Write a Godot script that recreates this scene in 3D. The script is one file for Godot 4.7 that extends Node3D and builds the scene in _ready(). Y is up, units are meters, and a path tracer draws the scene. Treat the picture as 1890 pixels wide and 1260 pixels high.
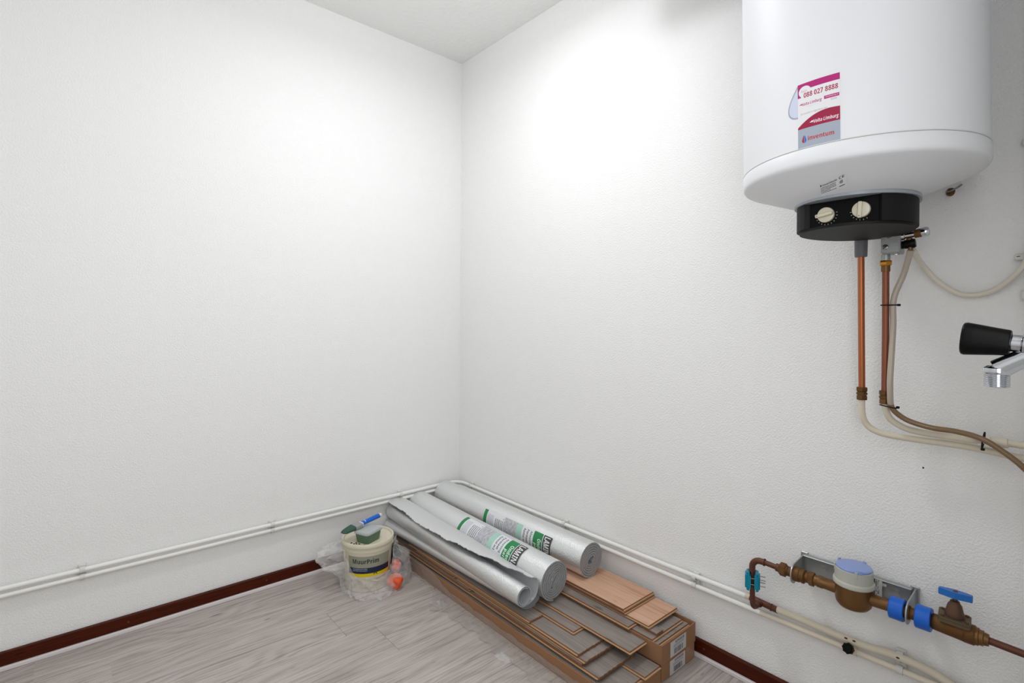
extends Node3D
# A corner of a white plastered store room: water heater, pipework and water meter on the right wall,
# left-over laminate flooring, underlay rolls and a paint bucket on the floor.
# World: the room corner is the origin, y up, metres; wall_left is the plane z = 0, wall_right the plane x = 0.

const CEIL := 2.517
var M := {}
var used := {}

# ------------------------------------------------------------------ mesh collector
class G:
	var v := PackedVector3Array()
	var n := PackedVector3Array()
	var t := PackedVector2Array()
	var X := Transform3D.IDENTITY
	var U := Vector3(1, 0, 0)
	var V := Vector3(0, 0, 1)
	var O := Vector2.ZERO

	func pu(p: Vector3) -> Vector2:
		return Vector2(p.dot(U), p.dot(V)) + O

	func tri(a: Vector3, b: Vector3, c: Vector3, na: Vector3, nb: Vector3, nc: Vector3, ua: Vector2, ub: Vector2, uc: Vector2) -> void:
		var B := X.basis
		if (b - a).cross(c - a).dot(na + nb + nc) > 0.0:
			v.append_array([X * a, X * c, X * b])
			n.append_array([(B * na).normalized(), (B * nc).normalized(), (B * nb).normalized()])
			t.append_array([ua, uc, ub])
		else:
			v.append_array([X * a, X * b, X * c])
			n.append_array([(B * na).normalized(), (B * nb).normalized(), (B * nc).normalized()])
			t.append_array([ua, ub, uc])

	func quad(p: Array, q: Array, w: Array) -> void:
		tri(p[0], p[1], p[2], q[0], q[1], q[2], w[0], w[1], w[2])
		tri(p[0], p[2], p[3], q[0], q[2], q[3], w[0], w[2], w[3])

	func face(p: Array, nn: Vector3) -> void:
		for i in range(1, p.size() - 1):
			tri(p[0], p[i], p[i + 1], nn, nn, nn, pu(p[0]), pu(p[i]), pu(p[i + 1]))

	func box(lo: Vector3, hi: Vector3, bev := 0.0) -> void:
		var c := (lo + hi) / 2.0
		var h := (hi - lo) / 2.0
		var b := minf(bev, minf(h.x, minf(h.y, h.z)) * 0.9)
		for i in 3:
			var j := (i + 1) % 3
			var k := (i + 2) % 3
			for s in [-1.0, 1.0]:
				var nn := Vector3.ZERO
				nn[i] = s
				var p := []
				for q in [[-1, -1], [1, -1], [1, 1], [-1, 1]]:
					var o := Vector3.ZERO
					o[i] = s * h[i]
					o[j] = q[0] * (h[j] - b)
					o[k] = q[1] * (h[k] - b)
					p.append(c + o)
				face(p, nn)
				if b <= 0.0:
					continue
				for r in [-1.0, 1.0]:   # edge between faces (i,s) and (j,r)
					var e := []
					for w in [-1.0, 1.0]:
						var o1 := Vector3.ZERO
						o1[i] = s * h[i]
						o1[j] = r * (h[j] - b)
						o1[k] = w * (h[k] - b)
						var o2 := Vector3.ZERO
						o2[i] = s * (h[i] - b)
						o2[j] = r * h[j]
						o2[k] = w * (h[k] - b)
						e.append_array([c + o1, c + o2] if w < 0.0 else [c + o2, c + o1])
					var en := Vector3.ZERO
					en[i] = s
					en[j] = r
					face(e, en.normalized())
		if b > 0.0:
			for sx in [-1.0, 1.0]:
				for sy in [-1.0, 1.0]:
					for sz in [-1.0, 1.0]:
						var s3 := Vector3(sx, sy, sz)
						face([c + s3 * Vector3(h.x, h.y - b, h.z - b), c + s3 * Vector3(h.x - b, h.y, h.z - b), c + s3 * Vector3(h.x - b, h.y - b, h.z)], s3.normalized())

	# profile of (radius, height) points, from the lower end of the outside to its upper end
	func lathe(prof: Array, seg := 24, flat := false, a0 := 0.0, a1 := TAU, scz := 1.0) -> void:
		var m := prof.size()
		var sn := []
		var arc := [0.0]
		for i in m - 1:
			var d: Vector2 = prof[i + 1] - prof[i]
			arc.append(arc[i] + d.length())
			sn.append(Vector2(d.y, -d.x).normalized())
		for i in m - 1:
			var n0: Vector2 = sn[i]
			var n1: Vector2 = sn[i]
			if i > 0 and sn[i - 1].dot(sn[i]) > 0.72:
				n0 = (sn[i - 1] + sn[i]).normalized()
			if i < m - 2 and sn[i + 1].dot(sn[i]) > 0.72:
				n1 = (sn[i + 1] + sn[i]).normalized()
			var p0: Vector2 = prof[i]
			var p1: Vector2 = prof[i + 1]
			for k in seg:
				var b0 := a0 + (a1 - a0) * k / seg
				var b1 := a0 + (a1 - a0) * (k + 1) / seg
				var c0 := Vector3(cos(b0), 0, sin(b0) * scz)
				var c1 := Vector3(cos(b1), 0, sin(b1) * scz)
				var m0 := c0
				var m1 := c1
				if flat:
					m0 = (c0 + c1).normalized()
					m1 = m0
				var y := Vector3.UP
				quad([c0 * p0.x + y * p0.y, c1 * p0.x + y * p0.y, c1 * p1.x + y * p1.y, c0 * p1.x + y * p1.y],
					[m0 * n0.x + y * n0.y, m1 * n0.x + y * n0.y, m1 * n1.x + y * n1.y, m0 * n1.x + y * n1.y],
					[Vector2(float(k) / seg, arc[i]), Vector2(float(k + 1) / seg, arc[i]), Vector2(float(k + 1) / seg, arc[i + 1]), Vector2(float(k) / seg, arc[i + 1])])

	func tube(path: Array, r, seg := 14, caps := true) -> void:
		var m := path.size()
		var tan := []
		for i in m:
			tan.append((path[mini(i + 1, m - 1)] - path[maxi(i - 1, 0)]).normalized())
		var side: Vector3 = tan[0].cross(Vector3.UP if absf(tan[0].y) < 0.9 else Vector3.RIGHT).normalized()
		var rings := []
		var nor := []
		var arc := [0.0]
		for i in m:
			side = (side - tan[i] * side.dot(tan[i])).normalized()
			var up: Vector3 = tan[i].cross(side)
			var ra: float = r[i] if r is Array else r
			var ring := []
			var nn := []
			for k in seg + 1:
				var a := TAU * k / seg
				var d: Vector3 = side * cos(a) + up * sin(a)
				ring.append(path[i] + d * ra)
				nn.append(d)
			rings.append(ring)
			nor.append(nn)
			if i > 0:
				arc.append(arc[i - 1] + (path[i] - path[i - 1]).length())
		for i in m - 1:
			for k in seg:
				quad([rings[i][k], rings[i][k + 1], rings[i + 1][k + 1], rings[i + 1][k]], [nor[i][k], nor[i][k + 1], nor[i + 1][k + 1], nor[i + 1][k]],
					[Vector2(float(k) / seg, arc[i]), Vector2(float(k + 1) / seg, arc[i]), Vector2(float(k + 1) / seg, arc[i + 1]), Vector2(float(k) / seg, arc[i + 1])])
		if caps:
			face(rings[0].slice(0, seg), -tan[0])
			face(rings[m - 1].slice(0, seg), tan[m - 1])

	# rows of points, given a thickness across their surface
	func sheet(rows: Array, th := 0.0) -> void:
		var a := rows.size()
		var b: int = rows[0].size()
		var nn := []
		for i in a:
			var line := []
			for j in b:
				var du: Vector3 = rows[mini(i + 1, a - 1)][j] - rows[maxi(i - 1, 0)][j]
				var dv: Vector3 = rows[i][mini(j + 1, b - 1)] - rows[i][maxi(j - 1, 0)]
				var c := du.cross(dv)
				line.append(c.normalized() if c.length() > 1e-12 else Vector3.UP)
			nn.append(line)
		var sides := [1.0, -1.0] if th > 0.0 else [1.0]
		for s in sides:
			for i in a - 1:
				for j in b - 1:
					var p := []
					var q := []
					var w := []
					for e in [[0, 0], [1, 0], [1, 1], [0, 1]]:
						var ii: int = i + e[0]
						var jj: int = j + e[1]
						p.append(rows[ii][jj] + nn[ii][jj] * (s * th / 2.0))
						q.append(nn[ii][jj] * s)
						w.append(Vector2(float(jj) / (b - 1), float(ii) / (a - 1)))
					quad(p, q, w)
		if th > 0.0:
			var rim := []
			for j in b:
				rim.append([0, j, 1, j])
			for i in range(1, a):
				rim.append([i, b - 1, i, b - 2])
			for j in range(b - 2, -1, -1):
				rim.append([a - 1, j, a - 2, j])
			for i in range(a - 2, -1, -1):
				rim.append([i, 0, i, 1])
			for k in rim.size() - 1:
				var x: Array = rim[k]
				var y: Array = rim[k + 1]
				var px: Vector3 = rows[x[0]][x[1]]
				var py: Vector3 = rows[y[0]][y[1]]
				var ox: Vector3 = nn[x[0]][x[1]] * (th / 2.0)
				var oy: Vector3 = nn[y[0]][y[1]] * (th / 2.0)
				if (px - py).length() < 1e-7:
					continue
				var out: Vector3 = (px - rows[x[2]][x[3]]).normalized()
				quad([px + ox, py + oy, py - oy, px - ox], [out, out, out, out], [pu(px), pu(py), pu(py), pu(px)])

	# outline in (x, z), drawn out along y
	func prism(poly: PackedVector2Array, y0: float, y1: float, smooth_sides := false) -> void:
		var ix := Geometry2D.triangulate_polygon(poly)
		for k in range(0, ix.size(), 3):
			for s in [[y1, Vector3.UP], [y0, Vector3.DOWN]]:
				var p := []
				for e in 3:
					var q := poly[ix[k + e]]
					p.append(Vector3(q.x, s[0], q.y))
				face(p, s[1])
		var m := poly.size()
		var ccw := not Geometry2D.is_polygon_clockwise(poly)
		var en := []
		for k in m:
			var d := (poly[(k + 1) % m] - poly[k]).normalized()
			var o := Vector2(d.y, -d.x)
			var mid := (poly[k] + poly[(k + 1) % m]) / 2.0 + o * 1e-5
			if Geometry2D.is_point_in_polygon(mid, poly):
				o = -o
			en.append(Vector3(o.x, 0, o.y))
		for k in m:
			var a := poly[k]
			var b := poly[(k + 1) % m]
			var na: Vector3 = en[k]
			var nb: Vector3 = en[k]
			if smooth_sides:
				var pr: Vector3 = en[(k + m - 1) % m]
				var nx: Vector3 = en[(k + 1) % m]
				if pr.dot(en[k]) > 0.7:
					na = (pr + en[k]).normalized()
				if nx.dot(en[k]) > 0.7:
					nb = (nx + en[k]).normalized()
			var q := [Vector3(a.x, y0, a.y), Vector3(b.x, y0, b.y), Vector3(b.x, y1, b.y), Vector3(a.x, y1, a.y)]
			quad(q, [na, nb, nb, na], [pu(q[0]), pu(q[1]), pu(q[2]), pu(q[3])])

	func build(shift: Vector3) -> ArrayMesh:
		var vv := v.duplicate()
		for i in vv.size():
			vv[i] -= shift
		var arr := []
		arr.resize(Mesh.ARRAY_MAX)
		arr[Mesh.ARRAY_VERTEX] = vv
		arr[Mesh.ARRAY_NORMAL] = n
		arr[Mesh.ARRAY_TEX_UV] = t
		var m := ArrayMesh.new()
		m.add_surface_from_arrays(Mesh.PRIMITIVE_TRIANGLES, arr)
		return m

# ------------------------------------------------------------------ scene helpers
func numbered(nm: String) -> String:
	used[nm] = used.get(nm, -1) + 1
	return nm if used[nm] == 0 else "%s_%03d" % [nm, used[nm]]

func thing(nm: String, label: String, category: String, at := Vector3.ZERO, group := "") -> Node3D:
	var o := Node3D.new()
	o.name = numbered(nm)
	add_child(o)
	o.position = at
	tag(o, label, category, group)
	return o

func tag(o: Node3D, label: String, category: String, group := "") -> void:
	o.set_meta("label", label)
	o.set_meta("category", category)
	if group:
		o.set_meta("group", group)

func base_of(p: Node) -> Vector3:
	var s := Vector3.ZERO
	while p is Node3D and p != self:
		s += p.position
		p = p.get_parent()
	return s

# geometry is written in world coordinates; the part is stored relative to its parent
func part(nm: String, g: G, mat: Material, parent: Node3D, label := "") -> MeshInstance3D:
	var o := MeshInstance3D.new()
	o.mesh = g.build(base_of(parent))
	o.material_override = mat
	if parent == self:
		o.name = numbered(nm)
		add_child(o)
	else:
		o.name = nm
		parent.add_child(o, true)
	if label:
		o.set_meta("label", label)
	return o

func single(nm: String, g: G, mat: Material, label: String, category: String, at: Vector3, group := "") -> MeshInstance3D:
	var o := MeshInstance3D.new()
	o.mesh = g.build(at)
	o.material_override = mat
	o.name = numbered(nm)
	add_child(o)
	o.position = at
	tag(o, label, category, group)
	return o

func struct(nm: String, g: G, mat: Material, parent: Node3D = self) -> MeshInstance3D:
	var o := part(nm, g, mat, parent)
	if parent == self:
		o.set_meta("kind", "structure")
	return o

func along(p: Vector3, dir: Vector3, roll := 0.0) -> Transform3D:
	var y := dir.normalized()
	var x := y.cross(Vector3.UP if absf(y.y) < 0.9 else Vector3.BACK).normalized()
	var b := Basis(x, y, x.cross(y))
	return Transform3D(b * Basis(Vector3.UP, roll), p)

func curve(p: Array, sub := 6) -> Array:
	var out := []
	for i in p.size() - 1:
		var a: Vector3 = p[maxi(i - 1, 0)]
		var b: Vector3 = p[i]
		var c: Vector3 = p[i + 1]
		var d: Vector3 = p[mini(i + 2, p.size() - 1)]
		for k in sub:
			out.append(b.cubic_interpolate(c, a, d, float(k) / sub))
	out.append(p[p.size() - 1])
	return out

func mat(c: Color, rough := 0.6, metal := 0.0) -> StandardMaterial3D:
	var m := StandardMaterial3D.new()
	m.albedo_color = c
	m.roughness = rough
	m.metallic = metal
	return m

func pane(c: Color, rough := 0.2) -> StandardMaterial3D:
	var m := mat(c, rough)
	m.transparency = BaseMaterial3D.TRANSPARENCY_ALPHA
	return m

func noise(sd: int, f: float, oct := 3) -> FastNoiseLite:
	var z := FastNoiseLite.new()
	z.seed = sd
	z.noise_type = FastNoiseLite.TYPE_SIMPLEX_SMOOTH
	z.frequency = f
	z.fractal_octaves = oct
	return z

func bump(m: StandardMaterial3D, sd: int, f: float, oct: int, cm: float, size: float, world := true, px := 512) -> void:
	m.heightmap_enabled = true
	m.heightmap_texture = ImageTexture.create_from_image(noise(sd, f, oct).get_seamless_image(px, px))
	m.heightmap_scale = cm
	m.uv1_triplanar = true
	m.uv1_world_triplanar = world
	m.uv1_scale = Vector3.ONE / size

# ------------------------------------------------------------------ drawing prints
func stamp(img: Image, s: String, r: Rect2, col: Color, bold := true, slant := 0.0) -> void:
	var tm := TextMesh.new()
	var f := SystemFont.new()
	f.font_names = PackedStringArray(["Droid Sans"])
	f.font_weight = 700 if bold else 400
	tm.font = f
	tm.font_size = 48
	tm.pixel_size = 1.0
	tm.depth = 0.0
	tm.text = s
	var arr := tm.surface_get_arrays(0)
	var vs: PackedVector3Array = arr[Mesh.ARRAY_VERTEX]
	var ix: PackedInt32Array = arr[Mesh.ARRAY_INDEX] if arr[Mesh.ARRAY_INDEX] != null else PackedInt32Array(range(vs.size()))
	if vs.is_empty():
		return
	var lo := Vector2(1e9, 1e9)
	var hi := -lo
	var pts := PackedVector2Array()
	for q in vs:
		var e := Vector2(q.x + q.y * slant, -q.y)
		pts.append(e)
		lo = lo.min(e)
		hi = hi.max(e)
	var sc := r.size / (hi - lo)
	var w := int(ceil(r.size.x)) + 2
	var h := int(ceil(r.size.y)) + 2
	var cov := PackedFloat32Array()
	cov.resize(w * h)
	for k in range(0, ix.size(), 3):
		var a := (pts[ix[k]] - lo) * sc
		var b := (pts[ix[k + 1]] - lo) * sc
		var c := (pts[ix[k + 2]] - lo) * sc
		var ar := (b - a).cross(c - a)
		if absf(ar) < 1e-9:
			continue
		var x0 := int(floor(minf(a.x, minf(b.x, c.x))))
		var x1 := int(ceil(maxf(a.x, maxf(b.x, c.x))))
		var y0 := int(floor(minf(a.y, minf(b.y, c.y))))
		var y1 := int(ceil(maxf(a.y, maxf(b.y, c.y))))
		for y in range(maxi(y0, 0), mini(y1 + 1, h)):
			for x in range(maxi(x0, 0), mini(x1 + 1, w)):
				var hit := 0.0
				for sy in [0.17, 0.5, 0.83]:
					for sx in [0.17, 0.5, 0.83]:
						var p := Vector2(x + sx, y + sy)
						var u := (b - a).cross(p - a) / ar
						var vv := (c - b).cross(p - b) / ar
						var ww := (a - c).cross(p - c) / ar
						if u >= 0.0 and vv >= 0.0 and ww >= 0.0:
							hit += 1.0 / 9.0
				cov[y * w + x] = minf(1.0, cov[y * w + x] + hit)
	for y in h:
		for x in w:
			var al := cov[y * w + x]
			var X := int(r.position.x) + x
			var Y := int(r.position.y) + y
			if al > 0.0 and X >= 0 and Y >= 0 and X < img.get_width() and Y < img.get_height():
				img.set_pixel(X, Y, img.get_pixel(X, Y).lerp(col, al))

func blank(w: int, h: int, c: Color) -> Image:
	var im := Image.create(w, h, false, Image.FORMAT_RGB8)
	im.fill(c)
	return im

func ruled(im: Image, r: Rect2i, rows: int, col: Color, sd: int) -> void:   # rows of print too small to read
	var rg := RandomNumberGenerator.new()
	rg.seed = sd
	var step := r.size.y / float(rows)
	for k in rows:
		var x := 0
		while x < r.size.x - 3:
			var w := rg.randi_range(3, 11)
			im.fill_rect(Rect2i(r.position.x + x, r.position.y + int(k * step), mini(w, r.size.x - x), maxi(1, int(step * 0.5))), col)
			x += w + rg.randi_range(2, 4)
			if k % 4 == 3 and x > r.size.x * 0.6:
				break

func printed(im: Image, rough := 0.45) -> StandardMaterial3D:
	var m := mat(Color.WHITE, rough)
	m.albedo_texture = ImageTexture.create_from_image(im)
	m.texture_repeat = false
	return m

func wood(sd: int, w: int, h: int, base: Color, dark: Color, pale: Color, contrast: float, rings: float) -> ImageTexture:
	var a := noise(sd, 1.0, 4)
	var b := noise(sd + 7, 1.0, 2)
	var c := noise(sd + 13, 1.0, 2)
	var im := Image.create(w, h, false, Image.FORMAT_RGB8)
	for y in h:
		for x in w:
			var fx := float(x) / w
			var fy := float(y) / h
			var warp := b.get_noise_2d(fx * 2.2, fy * 1.3)
			var r := 0.5 + 0.5 * sin((fy * 2.2 + warp * 1.3 + fx * 0.3) * rings)
			var g1 := a.get_noise_2d(fx * 2.2, fy * 22.0 + warp * 1.5)
			var g2 := c.get_noise_2d(fx * 11.0, fy * 110.0)
			var k := clampf(0.5 + (r - 0.5) * 0.22 + g1 * 0.5 + g2 * 0.3, 0.0, 1.0)
			k = clampf(0.5 + (k - 0.5) * contrast, 0.0, 1.0)
			var col := dark.lerp(base, clampf(k * 2.0, 0.0, 1.0)).lerp(pale, clampf(k * 2.0 - 1.0, 0.0, 1.0))
			var knot := b.get_noise_2d(fx * 7.0 + 40.0, fy * 3.0)
			if knot > 0.66:
				col = col.lerp(dark.darkened(0.25), clampf((knot - 0.66) * 5.0, 0.0, 0.7))
			im.set_pixel(x, y, col)
	return ImageTexture.create_from_image(im)

func wooden(tex: Texture2D, rough: float) -> StandardMaterial3D:
	var m := mat(Color.WHITE, rough)
	m.albedo_texture = tex
	return m

# ------------------------------------------------------------------ build
func _ready() -> void:
	# camera: level, lens shifted a little upwards
	var f := 957.75
	var yaw := 0.7147
	var roll := 0.007
	var cam := Camera3D.new()
	cam.name = "camera"
	add_child(cam)
	var fw := Vector3(sin(yaw), 0, -cos(yaw))
	var rt := Vector3(cos(yaw), 0, sin(yaw))
	var r3 := rt * cos(roll) + Vector3.UP * sin(roll)
	var u3 := Vector3.UP * cos(roll) - rt * sin(roll)
	cam.transform = Transform3D(Basis(r3, u3, -fw), Vector3(-1.6363, 1.1199, 2.316))
	cam.set_frustum(0.05 * 1260.0 / f, Vector2(0, -0.05 * 36.94 / f), 0.05, 50.0)
	cam.current = true
	# surroundings: closed room, lit by an unseen ceiling lamp and an added fill door
	var we := WorldEnvironment.new()
	we.name = "surroundings"
	var env := Environment.new()
	env.background_mode = Environment.BG_COLOR
	env.background_color = Color(0.02, 0.02, 0.02)
	env.tonemap_mode = Environment.TONE_MAPPER_LINEAR
	env.tonemap_exposure = 1.04
	env.sdfgi_enabled = true
	env.ssao_enabled = true
	env.ssil_enabled = true
	we.environment = env
	add_child(we)
	unseen_ceiling_lamp(Vector3(-0.74, CEIL, 0.92), 0.74, 0.095, Color(0.985, 0.99, 1.0))
	fill_door(1.08, Color(0.985, 0.99, 1.0))

	materials()
	room()
	wall_pipes()
	heater()
	heater_pipes()
	meter_group()
	tap()
	boxes()
	planks()
	rolls()
	bucket()
	duct()

func unseen_ceiling_lamp(at: Vector3, down: float, around: float, col: Color) -> void:  # out of view; form and strength chosen to light both walls
	var o := thing("unseen_ceiling_lamp", "unseen round white drum lamp on the ceiling, lighting the corner walls", "lamp", at)
	var g := G.new()
	g.X = Transform3D(Basis(), at)
	g.lathe([Vector2(0, -0.02), Vector2(0.15, -0.02), Vector2(0.155, -0.015), Vector2(0.155, 0), Vector2(0, 0)], 40)
	part("housing", g, mat(Color(0.9, 0.9, 0.9), 0.4), o)
	g = G.new()
	g.X = Transform3D(Basis(), at)
	g.lathe([Vector2(0, -0.12), Vector2(0.13, -0.12), Vector2(0.14, -0.11), Vector2(0.145, -0.021), Vector2(0, -0.021)], 40)
	part("diffuser", g, glow(col, 1.2), o)
	area(o, Vector3(0, -0.123, 0), Basis(Vector3.RIGHT, -PI / 2), Vector2(0.24, 0.24), down, col)
	var l := OmniLight3D.new()  # light from the drum sides, brightens the ceiling and upper walls
	l.name = "drum_light"
	l.light_color = col
	l.light_energy = around
	l.light_size = 0.045
	l.omni_range = 12.0
	l.omni_attenuation = 2.0
	l.shadow_enabled = true
	o.add_child(l)
	l.position = Vector3(0, -0.07, 0)

func glow(col: Color, k: float) -> StandardMaterial3D:
	var m := mat(Color(1, 1, 1), 0.4)
	m.emission_enabled = true
	m.emission = col
	m.emission_energy_multiplier = k
	return m

func area(o: Node3D, p: Vector3, b: Basis, size: Vector2, energy: float, col: Color) -> void:
	var l := AreaLight3D.new()
	l.name = "unseen_light"  # serves the unseen lamp and the added fill door
	l.light_color = col
	l.light_energy = energy
	l.area_size = size
	l.area_normalize_energy = true
	l.area_range = 12.0
	l.shadow_enabled = true
	o.add_child(l)
	l.transform = Transform3D(b, p)

# added fill light behind the camera, shaped as a door with a glowing pane
func fill_door(energy: float, col: Color) -> void:
	var g := G.new()
	g.box(Vector3(-2.10, 0.02, 2.405), Vector3(-0.96, 2.16, 2.42), 0.002)
	var o := part("added_door_1", g, mat(Color(0.9, 0.9, 0.88), 0.5), self)
	o.set_meta("kind", "structure")
	g = G.new()
	g.box(Vector3(-2.02, 0.86, 2.400), Vector3(-1.04, 2.08, 2.4055), 0.001)
	part("fill_pane", g, glow(col, 0.4), o)
	area(o, Vector3(-1.53, 1.47, 2.397), Basis(), Vector2(0.96, 1.2), energy, col)  # added fill that evens out the light on the walls

func materials() -> void:
	M.wall = mat(Color(0.965, 0.965, 0.96), 0.9)
	bump(M.wall, 3, 0.03, 4, 0.115, 0.21, true, 1024)
	M.ceiling = mat(Color(0.97, 0.97, 0.963), 0.95)
	bump(M.ceiling, 5, 0.03, 3, 0.2, 0.5, true, 512)
	M.white_metal = mat(Color(0.93, 0.935, 0.945), 0.5)
	M.white_plastic = mat(Color(0.86, 0.86, 0.84), 0.4)
	M.white_paint = mat(Color(0.95, 0.95, 0.935), 0.45)
	M.cream_paint = mat(Color(0.87, 0.83, 0.75), 0.5)
	M.brass = mat(Color(0.47, 0.34, 0.20), 0.42, 0.7)
	M.grey_brass = mat(Color(0.40, 0.35, 0.27), 0.5, 0.5)
	M.old_brass = mat(Color(0.42, 0.29, 0.15), 0.55, 0.6)
	bump(M.old_brass, 21, 0.05, 3, 0.05, 0.1, true, 256)
	M.bright_brass = mat(Color(0.82, 0.58, 0.22), 0.3, 0.9)
	M.copper = mat(Color(0.68, 0.41, 0.27), 0.36, 0.8)
	M.copper_dull = mat(Color(0.40, 0.25, 0.19), 0.5, 0.5)
	M.copper_brown = mat(Color(0.54, 0.33, 0.25), 0.42, 0.6)
	M.chrome = mat(Color(0.80, 0.81, 0.83), 0.12, 1.0)
	M.zinc = mat(Color(0.66, 0.67, 0.67), 0.38, 0.6)
	bump(M.zinc, 23, 0.02, 3, 0.03, 0.2, true, 256)
	M.steel = mat(Color(0.55, 0.55, 0.55), 0.35, 0.9)
	M.black = mat(Color(0.10, 0.10, 0.102), 0.6)
	M.black.metallic_specular = 0.3
	M.black_gloss = mat(Color(0.05, 0.05, 0.052), 0.34)
	M.black_gloss.metallic_specular = 0.22
	M.grey_plastic = mat(Color(0.42, 0.42, 0.44), 0.5)
	M.grey_rim = mat(Color(0.62, 0.64, 0.67), 0.35)
	M.knob = mat(Color(0.86, 0.83, 0.74), 0.4)
	M.red = mat(Color(0.75, 0.08, 0.06), 0.5)
	M.blue = mat(Color(0.0, 0.38, 0.80), 0.35)
	M.blue_pale = mat(Color(0.10, 0.42, 0.74), 0.35)
	M.meter_white = mat(Color(0.74, 0.74, 0.70), 0.4)
	M.meter_lid = mat(Color(0.55, 0.63, 0.84), 0.3)
	M.turquoise = mat(Color(0.0, 0.58, 0.70), 0.22, 0.35)
	M.hose_clear = mat(Color(0.71, 0.66, 0.60), 0.2)
	M.hose_clear.clearcoat_enabled = true
	M.hose_clear.clearcoat = 0.6
	M.hose_amber = mat(Color(0.50, 0.40, 0.28), 0.2)
	M.hose_white = mat(Color(0.88, 0.85, 0.79), 0.35)
	M.cardboard = mat(Color(0.60, 0.44, 0.31), 0.85)
	bump(M.cardboard, 31, 0.03, 3, 0.02, 0.12, true, 256)
	M.card_in = mat(Color(0.46, 0.33, 0.23), 0.9)
	M.tape = mat(Color(0.64, 0.49, 0.37), 0.35)
	M.hdf = mat(Color(0.50, 0.34, 0.22), 0.85)
	M.tongue = mat(Color(0.72, 0.56, 0.41), 0.8)
	M.dark_edge = mat(Color(0.30, 0.18, 0.10), 0.85)
	M.foil = mat(Color(0.93, 0.935, 0.935), 0.37, 0.85)
	bump(M.foil, 41, 0.05, 3, 0.16, 0.22, false, 512)
	M.foil.uv1_scale = Vector3(5.0, 5.0, 12.0)
	M.foam = mat(Color(0.60, 0.61, 0.62), 0.7)
	M.foam_light = mat(Color(0.74, 0.75, 0.76), 0.6)
	M.bucket = mat(Color(0.86, 0.83, 0.74), 0.4)
	M.bag = pane(Color(0.95, 0.95, 0.94, 0.28), 0.27)
	M.film = pane(Color(0.76, 0.72, 0.69, 0.36), 0.3)
	M.tub = mat(Color(0.34, 0.46, 0.36), 0.35)
	M.tub_lid = mat(Color(0.72, 0.74, 0.73), 0.4)
	M.bristle = mat(Color(0.22, 0.36, 0.30), 0.85)
	M.orange = mat(Color(0.92, 0.36, 0.18), 0.6)
	M.navy = mat(Color(0.06, 0.07, 0.15), 0.8)
	M.floor_wood = []
	for k in 4:
		M.floor_wood.append(wooden(wood(100 + k * 11, 768, 128, Color(0.72, 0.685, 0.66), Color(0.57, 0.525, 0.50), Color(0.78, 0.75, 0.725), 0.95 + 0.06 * k, 6.0 + 1.5 * k), 0.5))
	M.decor = []
	for k in 3:
		M.decor.append(wooden(wood(200 + k * 17, 768, 128, Color(0.555, 0.515, 0.485), Color(0.44, 0.40, 0.375), Color(0.625, 0.585, 0.555), 0.8, 3.0 + k), 0.5))
	M.backing = wooden(wood(300, 512, 96, Color(0.83, 0.66, 0.55), Color(0.70, 0.50, 0.40), Color(0.88, 0.74, 0.64), 0.7, 1.6), 0.75)
	M.mahogany = wooden(wood(400, 768, 64, Color(0.27, 0.095, 0.04), Color(0.16, 0.045, 0.02), Color(0.34, 0.135, 0.06), 0.8, 2.0), 0.42)
	M.mahogany.metallic_specular = 0.25

# ------------------------------------------------------------------ the room
func slab(lo: Vector3, hi: Vector3) -> G:
	var g := G.new()
	g.box(lo, hi)
	return g

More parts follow.
